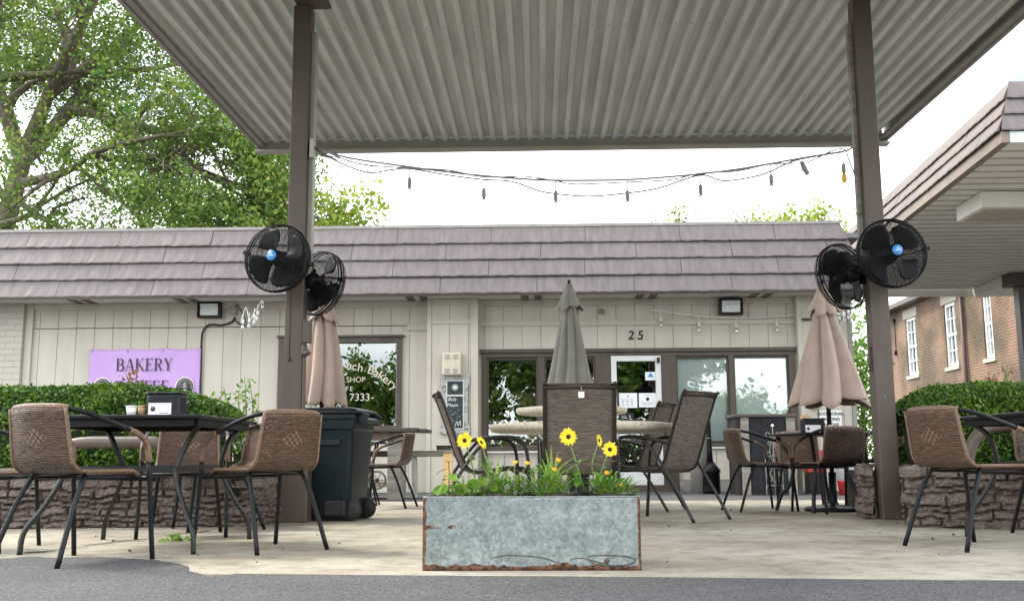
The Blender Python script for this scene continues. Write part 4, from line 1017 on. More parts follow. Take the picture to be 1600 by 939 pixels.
# ================================================================== HEDGES
def hedge(name, label, fn_top, x0, x1, y0, y1, n, seed, zbot=.36):
    """rounded hedge; fn_top(x) -> top height; superellipse section"""
    rs = np.random.RandomState(seed); pts = []
    t = thing(name, label, 'hedge', ((x0 + x1) / 2, (y0 + y1) / 2, zbot))
    cy = (y0 + y1) / 2; hy = (y1 - y0) / 2
    while len(pts) < n:
        x = rs.uniform(x0, x1); zt = fn_top(x); a_ = rs.uniform(-.55, PI + .55)
        endf = min(1, (x - x0) / .25, (x1 - x) / .25); endf = math.sqrt(max(0.0, 1 - (1 - endf) ** 2))
        ca, sa = math.cos(a_), math.sin(a_)
        ry = hy * (abs(ca) ** .6) * (1 if ca > 0 else -1) * (.55 + .45 * endf); zc = (zt + zbot) / 2 - .05; hz = (zt - zc)
        rz_ = hz * (abs(sa) ** .6) * (1 if sa > 0 else -1) * (.6 + .4 * endf)
        r_ = 1 - abs(rs.normal(0, .07)) + .025 * math.sin(x * 5.1 + a_ * 3) + .02 * math.sin(x * 13 + a_ * 7)
        if rs.rand() < .02: r_ += rs.uniform(0, .07)
        pts.append((x, cy + ry * r_, zc + rz_ * r_))
    # extra leaves on the two ends
    leafobj('foliage', pts, .031, M['leaf_hedge'], t, t.location, .62, up=.6, seed=seed)
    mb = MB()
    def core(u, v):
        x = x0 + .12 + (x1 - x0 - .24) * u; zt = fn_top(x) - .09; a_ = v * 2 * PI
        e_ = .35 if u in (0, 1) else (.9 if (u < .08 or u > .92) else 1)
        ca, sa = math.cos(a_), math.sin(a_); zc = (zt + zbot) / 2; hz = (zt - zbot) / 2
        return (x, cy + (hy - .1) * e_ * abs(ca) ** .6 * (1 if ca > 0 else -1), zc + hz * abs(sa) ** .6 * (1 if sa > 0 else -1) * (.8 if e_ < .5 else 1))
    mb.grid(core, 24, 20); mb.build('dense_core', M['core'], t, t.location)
    mb = MB()
    for k in range(14):
        x = x0 + .3 + (x1 - x0 - .6) * k / 13; mb.tube([(x, cy - hy * .3, zbot - .06), (x + rs.uniform(-.1, .1), cy - hy * .6, zbot + .3)], .012, 5)
    mb.build('stem', M['twig'], t, t.location)
    return t
HD = 7.9
hxa = P(-300, 640, HD).x; hxb = P(372, 640, HD).x
ztL = lambda x: P(150, 597, HD).z - .02 - (.20 * max(0, (x - (hxb - .9)) / .9) ** 2) - .04 * max(0, (-3.9 - x)) ** 1.5
hedge('clipped_hedge', 'dense clipped green hedge behind the left tables', ztL, hxa, hxb, HD - .35, HD + .65, 42000, 5)
hx0 = P(1398, 640, 8.5).x
ztR = lambda x: P(1600, 592, 8.0).z - .12 * max(0, (hx0 + .6 - x) / .6) ** 2
hedge('clipped_hedge', 'dense clipped green hedge behind the right rubble wall', ztR, hx0, P(1800, 600, 8).x, 7.75, 9.0, 40000, 6)
# leafy volunteer shrub right of the left hedge
def shrub(name, label, base, stems, lm, seed, leafsize=.05, n=26):
    rs = random.Random(seed); t = thing(name, label, 'shrub', base); b = Vector(base); lp = []; mb = MB()
    for (tx, ty, tz) in stems:
        tip = Vector((tx, ty, tz)); mid = (b + tip) / 2 + Vector((rs.uniform(-.05, .05), 0, .05)); pth = arc([b, mid, tip], 8)
        mb.tube(pth, [.008 * (1 - i / len(pth)) + .002 for i in range(len(pth))], 5)
        for i in range(n):
            f = .35 + .65 * (i / n); q = pth[min(len(pth) - 1, int(f * (len(pth) - 1)))]
            lp.append(q + Vector((rs.gauss(0, .028), rs.gauss(0, .028), rs.gauss(0, .02))))
    mb.build('stem', M['stem'], t, base); leafobj('leaves', lp, leafsize, lm, t, base, .5, up=.5, seed=seed, droop=-.8)
    return t
sb = P(383, 735, 8.1)
shrub('young_shrub', 'straggly bright green shrub between the left hedge and post', (sb.x, 8.1, .36),
      [tuple(P(x, y, 8.1 + dy)) for x, y, dy in ((349, 603, 0), (382, 588, 0), (390, 590, .05), (398, 655, 0), (372, 612, 0), (350, 640, -.05), (408, 680, -.1), (360, 690, -.2), (395, 625, .05), (340, 620, .1), (372, 660, -.1), (400, 700, -.1))], M['leaf_plant'], 3, .045, 34)
sb = P(215, 640, 7.9); shrub('red_shoot', 'two bronze leaved shoots rising above the left hedge', (sb.x, 7.9, .95), [tuple(P(196, 583, 7.9)), tuple(P(217, 577, 7.9))], M['bronze_leaf'], 8, .04, 14)
sb = P(1570, 640, 8.2); shrub('young_shrub', 'thin bronze and green shoots rising above the right hedge', (sb.x, 8.2, .9), [tuple(P(x, y, 8.2)) for x, y in ((1575, 568, ), (1555, 583), (1540, 588), (1583, 572))], M['bronze_leaf'], 9, .035, 12)
sb = P(1385, 735, 8.9); shrub('young_shrub', 'small bright shrub squeezed between right post and hedge', (sb.x, 8.9, .36), [tuple(P(x, y, 8.9)) for x, y in ((1392, 675), (1400, 668), (1385, 690), (1396, 700))], M['leaf_plant'], 10, .04, 20)
sb = G(275, 845); t = thing('weed', 'small green weed growing from the slab by the table foot', 'weed', tuple(sb))
lp = [sb + Vector((rnd.gauss(0, .045), rnd.gauss(0, .03), abs(rnd.gauss(.015, .012)))) for k in range(46)]; leafobj('leaves', lp, .035, M['leaf_plant'], t, tuple(sb), .55, up=1.5, seed=4)

# ================================================================== TREES
def grow(p, d, ln, r, lev, maxlev, mb, tips, rs, gravity=0., spread=.9):
    pts = [Vector(p)]; dd = Vector(d).normalized(); n = 5
    for i in range(n):
        dd = (dd + Vector((rs.gauss(0, .13), rs.gauss(0, .13), rs.gauss(0, .10) - gravity * (lev > 0)))).normalized(); pts.append(pts[-1] + dd * ln / n)
    if lev >= 2: r *= .55
    mb.tube(pts, [r * (1 - .5 * i / n) for i in range(n + 1)], 7 if lev < 2 else 4, cap=False)
    if lev >= maxlev:
        tips.append((pts[2], pts[-1])); return
    nc = {0: 5, 1: 5, 2: 5, 3: 4}.get(lev, 3)
    for k in range(nc):
        i = rs.randint(2, n); ax = Vector((rs.gauss(0, 1), rs.gauss(0, 1), rs.gauss(0, .6))); ax = (ax - dd * ax.dot(dd)).normalized()
        nd = (dd * rs.uniform(.5, 1) + ax * spread).normalized()
        grow(pts[i], nd, ln * rs.uniform(.55, .8), r * (.62 - .04 * i), lev + 1, maxlev, mb, tips, rs, gravity, spread)
    grow(pts[-1], dd, ln * .75, r * .5, lev + 1, maxlev, mb, tips, rs, gravity, spread)

def leaftree(name, label, base, limbs, maxlev, nleaf, lsize, lm, seed, scatter=.35, hang=.5, group=None, gravity=.03, trunk=None, cull=None):
    rs = random.Random(seed); t = thing(name, label, 'tree', base, 0, group); tips = []; mb = MB(); b = Vector(base)
    if trunk: mb.tube([Vector(q) for q in trunk[0]], trunk[1], 10, cap=False)
    for (p, d, ln, r) in limbs: grow(p, d, ln, r, 0, maxlev, mb, tips, rs, gravity)
    mb.build('trunk', M['bark'], t, base)
    per = max(1, nleaf // max(1, len(tips))); r2 = np.random.RandomState(seed); lp = []
    for (a_, c_) in tips:
        a_ = np.array(a_); c_ = np.array(c_)
        k = int(per * r2.uniform(.2, 1.8)); f = r2.rand(k, 1); q = a_ + (c_ - a_) * f * 1.15
        q = q + r2.normal(0, scatter, (k, 3)) * np.array([1, 1, .6]); q[:, 2] -= np.abs(r2.normal(0, hang, k)); lp.append(q)
    lp = np.concatenate(lp)
    if cull is not None: lp = lp[cull(lp)]
    leafobj('crown', lp, lsize, lm, t, base, .75, up=.8, seed=seed)
    return t
TY = 29.0
tb = P(-40, 700, TY); tb.z = -.03
f1 = P(35, 250, TY); f2 = P(75, 150, TY)
leaftree('shade_tree', 'huge spreading shade tree filling the sky behind the bakery at left', tuple(tb),
         [(f1, P(150, 90, TY) - f1, 4.2, .26), (f1, P(-60, 60, TY - 1) - f1, 4.0, .24), (f2, P(250, -60, TY - 2) - f2, 4.5, .20), (P(20, 290, TY), P(230, 270, TY - 2) - P(20, 290, TY), 4.2, .16),
          (P(110, 170, TY), P(300, 200, TY) - P(110, 150, TY), 4.6, .15), (P(180, 200, TY), P(330, 330, TY) - P(180, 200, TY), 4.4, .11), (P(0, 300, TY), P(130, 380, TY - 1) - P(0, 300, TY), 3.4, .12), (f1, Vector((-.4, .5, .6)), 4.2, .2),
          (P(260, 130, TY), P(400, 260, TY) - P(260, 130, TY), 3.6, .09), (P(300, 260, TY), P(430, 300, TY) - P(300, 260, TY), 2.8, .06), (P(-20, 330, TY), P(-200, 330, TY) - P(-20, 330, TY), 4.0, .12), (P(60, 330, TY), P(60, 400, TY - 1) - P(200, 330, TY), 3.0, .10)],
         3, 190000, .105, M['leaf_tree'], 21, .20, .42,
         trunk=([tb, P(-15, 480, TY), P(5, 360, TY), P(35, 250, TY), P(75, 150, TY), P(150, 95, TY), P(230, 30, TY)], [.5, .38, .30, .26, .19, .14, .08]),
         cull=lambda q: (q[:, 0] < -6.6) & ((np.sin(q[:, 0] * 1.7 + q[:, 2] * .9) + np.sin(q[:, 2] * 2.1 - q[:, 0] * .6 + 1) + .5 * np.sin(q[:, 0] * 4.1) > -.92) | (q[:, 0] < -14)))
leaftree('young_tree', 'bright yellow-green tree peeking over the roof right of the left post', tuple(P(470, 700, 27.5)),
         [(P(470, 440, 27.5), P(515, 280, 27.5) - P(470, 440, 27.5), 1.5, .05), (P(470, 400, 27.5), P(560, 310, 27.5) - P(480, 400, 27.5), 1.35, .05), (P(470, 420, 27.5), P(570, 400, 27.5) - P(480, 430, 27.5), 1.1, .05)],
         2, 2600, .15, M['leaf_sun'], 33, .20, .15, trunk=([P(465, 714, 27.5), P(470, 560, 27.5), P(470, 400, 27.5)], [.14, .12, .07]))
for k, (px_, py_, Y, hgt, wd, n, lab) in enumerate(((1270, 312, 34, 1.1, .8, 6000, 'round bright green tree top over the roof by the right post'), (1175, 322, 38, .9, .6, 1300, 'low sparse green tree top over the middle of the roof'), (1218, 326, 36, .8, .5, 1500, 'small green tree top left of the round one'))):
    c = P(px_, py_ + 20, Y); b = (c.x, Y, -.03)
    leaftree('distant_tree', lab, b, [((c.x, Y, c.z - 2.2), (rnd.uniform(-.3, .3), 0, 1), 1.4 * hgt, .07), ((c.x, Y, c.z - 2.0), (.8, .2, .9), 1.1 * hgt, .05), ((c.x, Y, c.z - 2.0), (-.8, .2, .9), 1.1 * hgt, .05)], 2, n, .15, M['leaf_sun'], 40 + k, .25 * wd + .1, .15,
             group=None, trunk=([(c.x, Y, -.03), (c.x, Y, c.z - 1.8)], [.16, .08]))
# bare twiggy saplings
for k, (px_, ht, lab) in enumerate(((1018, 322, 'bare twiggy sapling top above the roof, leftmost'), (1068, 325, 'thin sapling with a few leaves above the roof'), (1148, 318, 'arching bare twig above the roof'))):
    c = P(px_, ht, 30); t = thing('bare_sapling', lab, 'sapling', (c.x, 30, -.03)); mb = MB(); rs = random.Random(k + 60); tips = []
    mb.tube([(c.x, 30, -.03), (c.x + .1, 30, c.z - 1.6)], [.05, .02], 5)
    for j in range(4): 
        q = arc([(c.x + .1, 30, c.z - 1.6), (c.x + rs.uniform(-.3, .4), 30, c.z - .8), (c.x + rs.uniform(-.5, .6), 30, c.z + rs.uniform(-.3, .05))], 5); mb.tube(q, [.014] * (len(q) - 1) + [.006], 4)
        tips.append(q[-1]); tips.append(q[-4])
    mb.build('stem', M['twig'], t, t.location)
    if k == 1: leafobj('leaves', [p_ + Vector((rs.gauss(0, .2), 0, rs.gauss(0, .2))) for p_ in tips for _ in range(14)], .13, M['leaf_sun'], t, t.location, .6, seed=k)
# greenery glimpsed between the bakery and the brick building
c = P(1345, 560, 24); t = thing('garden_bush', 'green bushes glimpsed behind the right post', 'bush', (c.x + .6, 24, -.03))
rs_ = np.random.RandomState(4); lp = rs_.normal(0, 1, (6000, 3)) * np.array([.22, .4, 1.0]) + np.array([c.x + .1, 24.5, 2.0]); leafobj('crown', lp[:2500], .12, M['leaf_plant'], t, t.location, .6, seed=14)
mb = MB(); mb.tube([(c.x + .1, 24.4, 0), (c.x + .1, 24.4, 2.5)], [.08, .03], 6); mb.build('trunk', M['bark'], t, t.location)
# trees across the road behind the viewpoint: they show in the shop windows
refl = [(-8.6, -20, 3.2, 3.6, 6500, 'broad tree across the road, mirrored in the lettered window'), (-3.2, -17, 3.4, 6.2, 24000, 'tall dark tree across the road, mirrored left of the umbrella'),
        (1.6, -16, 3.0, 5.6, 24000, 'tall dark tree across the road, mirrored behind the umbrella'), (5.4, -18, 2.6, 5.6, 15000, 'tree across the road mirrored in the white door'), (12.5, -34, 5.0, 2.6, 9000, 'low tree line across the road mirrored in the blinds')]
for k, (x, y, w_, zc, n, lab) in enumerate(refl):
    t = thing('roadside_tree', lab, 'tree', (x, y, -.03)); rs_ = np.random.RandomState(70 + k); cl = rs_.normal(0, 1, (46, 3)) * np.array([w_ * .45, 1.0, 1.7 if zc > 5 else 1.0]) + np.array([x, y, zc])
    idx = rs_.randint(0, 46, n); lp = cl[idx] + rs_.normal(0, .42, (n, 3)); lp = lp[lp[:, 2] > .6]
    leafobj('crown', lp, .26, M['leaf_tree'], t, t.location, .7, seed=k); mb = MB(); mb.tube([(x, y, -.03), (x + .2, y, zc * .5), (x, y, zc + 1)], [.25, .18, .06], 7)
    for j in range(7): mb.tube([(x + .1, y, zc * .5 + .2 * j), tuple(cl[j])], [.07, .02], 4)
    mb.build('trunk', M['bark'], t, t.location)
mb = MB(); rs_ = np.random.RandomState(99); lp = rs_.rand(9000, 3) * np.array([44, 2, 1.7]) + np.array([-24, -26, 0]); t = thing('roadside_hedge', 'long hedge across the road mirrored low in the windows', 'hedge', (0, -25, 0)); leafobj('foliage', lp, .3, M['leaf_hedge'], t, t.location, .7, seed=5)

# ================================================================== STRING LIGHTS between the posts
SY = 8.28
pts_px = [(490, 230), (545, 247), (640, 261), (700, 269), (756, 275), (820, 280), (868, 282), (930, 282), (980, 281), (1040, 277), (1094, 272), (1150, 265), (1204, 256), (1260, 246), (1317, 237), (1332, 231)]
sl_ = thing('string_lights', 'dark string lights slung between the two canopy posts', 'string lights', tuple(P(490, 230, SY)))
so_ = sl_.location
mb = MB(); main = arc([P(x, y, SY) for x, y in pts_px], 4); mb.tube(main, .009, 6)
low = [(490, 232), (530, 254), (575, 270), (610, 266), (640, 264), (700, 274), (756, 281), (800, 284), (840, 298), (868, 303), (920, 307), (980, 302), (1030, 294), (1094, 274), (1130, 283), (1180, 276), (1204, 268), (1240, 252), (1285, 243), (1317, 238)]
mb.tube(arc([P(x, y, SY + .03) for x, y in low], 4), .0075, 5)
low2 = [(500, 234), (560, 256), (640, 263), (700, 266), (756, 277), (820, 276), (868, 283), (900, 288), (980, 285), (1050, 281), (1094, 271), (1150, 268), (1204, 257), (1260, 254), (1300, 236), (1320, 234), (1326, 250), (1336, 275)]
mb.tube(arc([P(x, y, SY - .02) for x, y in low2], 4), .0065, 5)
mb.build('cable', M['wire'], sl_, so_)
for (x, y) in ((640, 263), (756, 280), (868, 284), (980, 283), (1094, 274), (1204, 258), (1317, 241)):
    q = P(x, y, SY) - so_
    mb = MB(); mb.tube([q, q + Vector((0, 0, -.08))], .005, 5); mb.lathe([(.010, 0), (.018, -.02), (.018, -.075), (.012, -.08)], q + Vector((0, 0, -.08)), 10); sk = mb.build('socket', M['wire'], sl_)
    mb = MB(); mb.lathe([(.012, 0), (.020, -.03), (.024, -.055), (.016, -.078), (.003, -.086)], q + Vector((0, 0, -.161)), 12); mb.build('bulb', M['bulb'] if x != 1317 else M['amber'], sk)
q = P(1252, 252, SY) - so_; mb = MB(); mb.tube([q, q + Vector((.02, 0, -.06)), q + Vector((.05, 0, -.115))], [.012, .026, .018], 8); mb.build('plug_end', M['wire'], sl_)
mb = MB(); q = P(486, 232, SY) - so_; mb.cb(q + Vector((.02, -.05, -.02)), (.03, .05, .16)); mb.build('hook_bracket', M['deckbeam'], sl_)
# pale string on the wall
def wallstring(label, px_pts, bulbs, Y, drop=.09):
    o0 = P(*px_pts[0], Y); t = thing('string_lights', label, 'string lights', tuple(o0)); mb = MB(); mb.tube(arc([P(x, y, Y) - o0 for x, y in px_pts], 4), .008, 5); mb.build('cable', M['wirewhite'], t)
    for (x, y) in bulbs:
        q = P(x, y, Y) - o0; mb = MB(); mb.tube([q, q + Vector((0, 0, -drop))], .007, 5); mb.lathe([(.014, 0), (.022, -.02), (.022, -.07)], q + Vector((0, 0, -drop)), 8); sk = mb.build('socket', M['wirewhite'], t)
        mb = MB(); mb.lathe([(.018, 0), (.03, -.04), (.03, -.07), (.006, -.10)], q + Vector((0, 0, -drop - .071)), 10); mb.build('bulb', M['bulb'], sk)
wallstring('white string lights along the siding above the blinds windows', [(1016, 486), (1032, 486), (1090, 494), (1150, 497), (1210, 495), (1262, 489), (1300, 484)], [(1032, 487), (1092, 495), (1150, 497), (1213, 495)], F - .08)
wallstring('white string lights bunched below the left fan', [(376, 505), (384, 480), (390, 500), (398, 486), (403, 480), (408, 470), (412, 455)], [(380, 490), (390, 488), (398, 482), (403, 476), (411, 458)], F - .6, .10)
wallstring('white string lights bunched behind the right umbrella top', [(1300, 484), (1310, 478), (1318, 482), (1325, 474), (1332, 484)], [(1310, 478), (1318, 480), (1325, 476), (1330, 482)], F - .6, .08)

# ================================================================== FANS
def make_fan(label):
    t = thing('wall_fan', label, 'fan', (0, 0, 0), 0, 'black fans mounted on the canopy posts')
    Rf = .272
    mb = MB(); ring = lambda r, y, w_: mb.tube([(r * math.cos(2 * PI * i / 40), y, r * math.sin(2 * PI * i / 40)) for i in range(40)], w_, 4 if w_ < .004 else 6, closed=True)
    for k in range(24):
        f = .2 + .8 * k / 24; r = Rf * f; ring(r, -.055 - .045 * (1 - f * f), .0017); 
        ring(r, .055 + .04 * (1 - f * f), .0015)
    for k in range(12):
        a_ = 2 * PI * k / 12
        for s_ in (-1, 1):
            pts = [(Rf * f * math.cos(a_ + .5 * (1 - f)), s_ * (.055 + .045 * (1 - f * f)), Rf * f * math.sin(a_ + .5 * (1 - f))) for f in (.2, .4, .6, .8, .95)] + [(Rf * math.cos(a_), s_ * .03, Rf * math.sin(a_))]
            mb.tube(pts, .0018, 4)
    mb.build('cage', M['black_fan'], t)
    mb = MB(); ring(Rf, 0, .008); ring(Rf - .002, -.03, .005); ring(Rf - .002, .03, .005); 
    for s_ in (-1, 1): mb.cb((s_ * (Rf + .012), 0, 0), (.05, .03, .03))
    mb.build('rim', M['black_fan'], t)
    for k in range(4):
        mb = MB(); a0 = k * PI / 2 + .45
        def bl(u, v, a0=a0):
            r = .05 + .20 * v; hw_ = (.35 + .62 * math.sin(min(1, v * 1.05) * PI * .60)) * .62; a_ = a0 + (u - .5) * 2 * hw_ + .25 * v
            rr = r - .03 * (abs(u - .5) * 2) ** 3 * v; return (rr * math.cos(a_), (u - .5) * .07, rr * math.sin(a_))
        mb.grid(bl, 8, 8); mb.build('blade', M['black_fan'], t, solid=.003)
    mb = MB(); mb.lathe([(.06, .03), (.075, .06), (.075, .13), (.05, .16)], (0, 0, 0), 20, axis='Y'); mb.lathe([(.06, -.02), (.062, .03)], (0, 0, 0), 20, axis='Y'); mb.build('motor', M['black_fan'], t)
    mb = MB(); mb.lathe([(.042, -.106), (.040, -.112)], (0, 0, 0), 24, axis='Y'); bd = mb.build('badge', M['blue'], t)
    mb = MB(); mb.lathe([(.052, -.100), (.050, -.105)], (0, 0, 0), 24, axis='Y'); mb.build('badge_ring', M['black_fan'], t)
    text_mesh('airline', .016, 'badge_print', M['paper'], bd, (0, -.1135, -.004)) if False else None
    mb = MB(); mb.cb((0, -.1135, 0), (.045, .001, .006)); mb.cb((0, -.1135, .014), (.01, .001, .01), (0, .78, 0)); mb.build('badge_mark', M['paper'], bd)
    mb = MB(); pts = arc([(-Rf - .02, 0, 0), (-Rf * .9, .10, 0), (-Rf * .4, .15, 0), (0, .165, 0), (Rf * .4, .15, 0), (Rf * .9, .10, 0), (Rf + .02, 0, 0)], 4)
    mb.tube(pts, .014, 4, flat=.3); mb.build('yoke', M['black_fan'], t)
    return t
def place_fan(o, px_, py_, Y, rz, tilt, label, post):
    c = P(px_, py_, Y); o.location = c; o.rotation_euler = Euler((R(tilt[0]), R(tilt[1]), R(rz))); o['label'] = label
    # arm and bracket on the post (built in the fan's own frame)
    mw = (Matrix.Translation(c) @ o.rotation_euler.to_matrix().to_4x4()).inverted()
    back = Vector((0, .165, 0)); pq = mw @ Vector(post)
    mb = MB(); mb.tube(arc([back, back + Vector((0, .03, 0)), (back + pq) / 2 + Vector((0, 0, .02)), pq], 4), .014, 8); mb.tube([back, back + Vector((0, .02, 0))], .03, 10)
    mb.build('bracket_arm', M['black_fan'], o)
    mb = MB(); mb.cb(pq, (.05, .05, .16)); mb.build('mount_plate', M['black_fan'], o)
f0 = make_fan('x')
fans = [f0] + [copy_tree(f0) for _ in range(3)]
lx0, lx1 = pl.x, pl.x + .148; rx0, rx1 = pr.x, pr.x + .148
c = P(433, 404, PY - .28)
place_fan(fans[0], 434, 404, PY - .26, -14, (-3, 12), 'black cage fan with blue badge on the front of the left post', (lx1 - .03, PY - .02, c.z + .03))
place_fan(fans[1], 499, 443, PY + .20, 142, (8, 0), 'black cage fan turned sideways behind the left post', (lx1 + .02, PY + .16, P(480, 430, PY).z))
place_fan(fans[2], 1393, 396, PY - .24, 6, (-3, -8), 'black cage fan with blue badge on the front of the right post', (rx0 + .05, PY - .02, P(1370, 400, PY).z))
place_fan(fans[3], 1317, 432, PY + .16, 212, (6, 0), 'black cage fan seen from behind left of the right post', (rx0 - .02, PY + .10, P(1350, 425, PY).z))

# ================================================================== UMBRELLAS (folded)
def umbrella(name, label, X, Y, ztip, zhem, rhem, material, seed, folds=8, ztop_canopy=None, base=None, cap=True, skew=(0, 0), capz=None, sharp=.5, flare=1.35):
    rs = random.Random(seed); t = thing(name, label, 'umbrella', (X, Y, 0)); zt = ztip - .07
    am = [rs.uniform(.7, 1.15) for _ in range(folds)]; dz = [rs.uniform(-.08, .07) for _ in range(folds)]
    def fn(u, v):
        a_ = u * 2 * PI; k = (u * folds) % folds; i = int(k) % folds; fr_ = k - int(k)
        ridge = abs(math.cos(PI * fr_)) ; amp = am[i] * (1 - fr_) + am[(i + 1) % folds] * fr_
        dzz = dz[i] * (1 - fr_) + dz[(i + 1) % folds] * fr_
        r = (.022 + (rhem - .022) * (v ** flare)) * (1 - sharp * (1 - ridge) * min(1, v * 4)) * (.8 + .25 * amp)
        z = zt + (zhem - zt) * v + dzz * v ** 6 + (.07 if ridge < .5 else 0) * 0 + .06 * (1 - ridge) * v ** 8
        return (r * math.cos(a_ + .10 * math.sin(v * 5 + i)) + skew[0] * v, r * math.sin(a_ + .10 * math.sin(v * 5 + i)) + skew[1] * v, z)
    mb = MB(); mb.grid(fn, folds * 8, 22); mb.build('canopy', material, t, solid=.003)
    if cap:
        cz0 = capz or (zt - .30)
        def fc(u, v):
            a_ = u * 2 * PI; k = (u * 6) % 6; i = int(k); ridge = abs(math.cos(PI * (k - i)))
            r = .030 + (.155 - .03) * v ** 1.1; r *= (1 - .35 * (1 - ridge) * v); return (r * math.cos(a_), r * math.sin(a_), zt + .02 + (cz0 - zt) * v + .05 * (1 - ridge) * v ** 3 + (.03 * math.sin(a_ * 2 + seed)) * v)
        mb = MB(); mb.grid(fc, 48, 8); mb.build('vent_cap', material, t, solid=.003)
    mb = MB(); mb.tube([(0, 0, .02), (0, 0, ztip - .04)], .021, 12); mb.build('pole', M['black'], t)
    mb = MB(); mb.lathe([(.03, 0), (.034, .012), (.016, .02), (.012, .035), (.020, .045), (.018, .06), (.004, .068)], (0, 0, ztip - .068), 12); mb.build('finial', M['black'], t)
    if base:
        mb = MB(); mb.lathe([(base, 0), (base, .025), (base - .03, .04), (.05, .06), (.035, .09), (.035, .35)], (0, 0, 0), 28); mb.build('base', M['black'], t)
    return t
UYc = 11.2
q = P(889, 437, UYc); umbrella('patio_umbrella', 'closed grey umbrella standing in the middle of the patio', q.x, UYc, q.z, P(889, 622, UYc).z, .27, M['canvas_grey'], 3, 8, base=.3, flare=1.0, sharp=.30)
UYr = 9.6
q = P(1284, 436, UYr); umbrella('patio_umbrella', 'closed pinkish tan umbrella flaring over the right table', q.x, UYr, q.z, P(1290, 634, UYr).z, .37, M['canvas_tan'], 8, 7, base=.26, flare=1.05, sharp=.38, skew=(.02, 0))
UYl = 9.0
q = P(507, 445, UYl); umbrella('patio_umbrella', 'closed pinkish tan umbrella behind the left post and waste bin', q.x, UYl, q.z, P(507, 634, UYl).z, .225, M['canvas_tan'], 5, 7, base=.26, flare=.75, sharp=.4)

# ================================================================== BISTRO CHAIR
def make_bistro(weave_m='weave'):
    t = thing('rattan_chair', 'x', 'chair', (0, 0, 0), 0, 'woven rattan bistro chairs on the patio')
    W = M[weave_m]
    for s_ in (-1, 1):
        mb = MB(); mb.tube(arc([(s_ * .225, -.275, 0), (s_ * .195, -.17, .28), (s_ * .175, -.105, .405), (s_ * .14, -.095, .425)], 5), .0125, 8); mb.build('leg', M['black'], t)
        mb = MB(); mb.tube(arc([(s_ * .27, .26, 0), (s_ * .265, .235, .25), (s_ * .262, .215, .48)], 4), .0125, 8); mb.build('leg', M['black'], t)
        mb = MB(); mb.tube(arc([(s_ * .262, .215, .475), (s_ * .262, .20, .56), (s_ * .262, .14, .612), (s_ * .258, .08, .632)], 5), .0155, 8); mb.build('arm_wrap', M['wrap'], t)
        mb = MB(); mb.tube(arc([(s_ * .258, .085, .632), (s_ * .25, -.02, .665), (s_ * .225, -.15, .708), (s_ * .175, -.225, .728)], 5), .0125, 8); mb.build('arm', M['black'], t)
        mb = MB(); mb.tube(arc([(s_ * .255, .22, .40), (s_ * .21, .22, .40)], 3), .009, 6); mb.tube(arc([(s_ * .20, .18, .405), (s_ * .185, .0, .405), (s_ * .17, -.11, .41)], 3), .0105, 6); mb.build('seat_rail', M['black'], t)
    for y_, z_, w_ in ((-.096, .425, .15), (.225, .395, .26)): mb = MB(); mb.tube([(-w_, y_, z_), (w_, y_, z_)], .012, 8); mb.build('cross_bar', M['black'], t)
    mb = MB(); mb.tube(arc([(-.18, -.222, .728), (-.13, -.255, .735), (0, -.275, .738), (.13, -.255, .735), (.18, -.222, .728)], 6), .0165, 8); mb.build('top_rail', M['wrap'], t)
    mb = MB()
    def seat(u, v):
        x = (u - .5) * (.40 + .03 * v); y = .20 - (1 - v) * .34; z = .435 - .018 * math.sin(PI * u) * math.sin(PI * min(1, v * .9 + .1)) + (0 if v > .05 else .0); z -= .02 * max(0, v - .88) / .12; return (x, y, z)
    mb.grid(seat, 12, 12, (.42, .36)); mb.build('seat', W, t, solid=.008)
    mb = MB()
    def back(u, v):
        w_ = .405 - .035 * v + .0 * v; x = (u - .5) * w_; bow = .045 * math.cos(PI * (u - .5)) ; cv = .5 - .5 * math.cos(min(1, v / .25) * PI / 2 * 1.0) if v < .25 else 0
        f = v
        y = -.14 - .05 * math.sin(min(1, v / .22) * PI / 2) - .055 * v - bow * (.25 + .75 * v); z = .435 + .02 * (1 - math.cos(min(1, v / .2) * PI / 2)) * 0 + .295 * (v ** 1.12) 
        return (x, y, z - .006 * (1 - v))
    mb.grid(back, 14, 14, (.40, .33)); mb.build('backrest', W, t, solid=.008)
    mb = MB()
    for s_ in (0, 1): mb.tube([back(s_, v / 10) for v in range(11)], .010, 6); mb.tube([seat(s_, v / 8) for v in range(9)], .010, 6)
    mb.tube([seat(u / 8, 1) for u in range(9)], .012, 6); mb.build('edge_wrap', M['wrap'], t)
    return t
bc = make_bistro(); bcd = make_bistro('weave2'); used = {'weave': False, 'weave2': False}
def chair(X, Y, deg, label, kind='weave', z=0):
    src = bc if kind == 'weave' else bcd
    if not used[kind]:
        used[kind] = True; src.location = (X, Y, z); src.rotation_euler = (0, 0, R(deg)); src['label'] = label; return src
    return dup(src, (X, Y, z), R(deg), label)
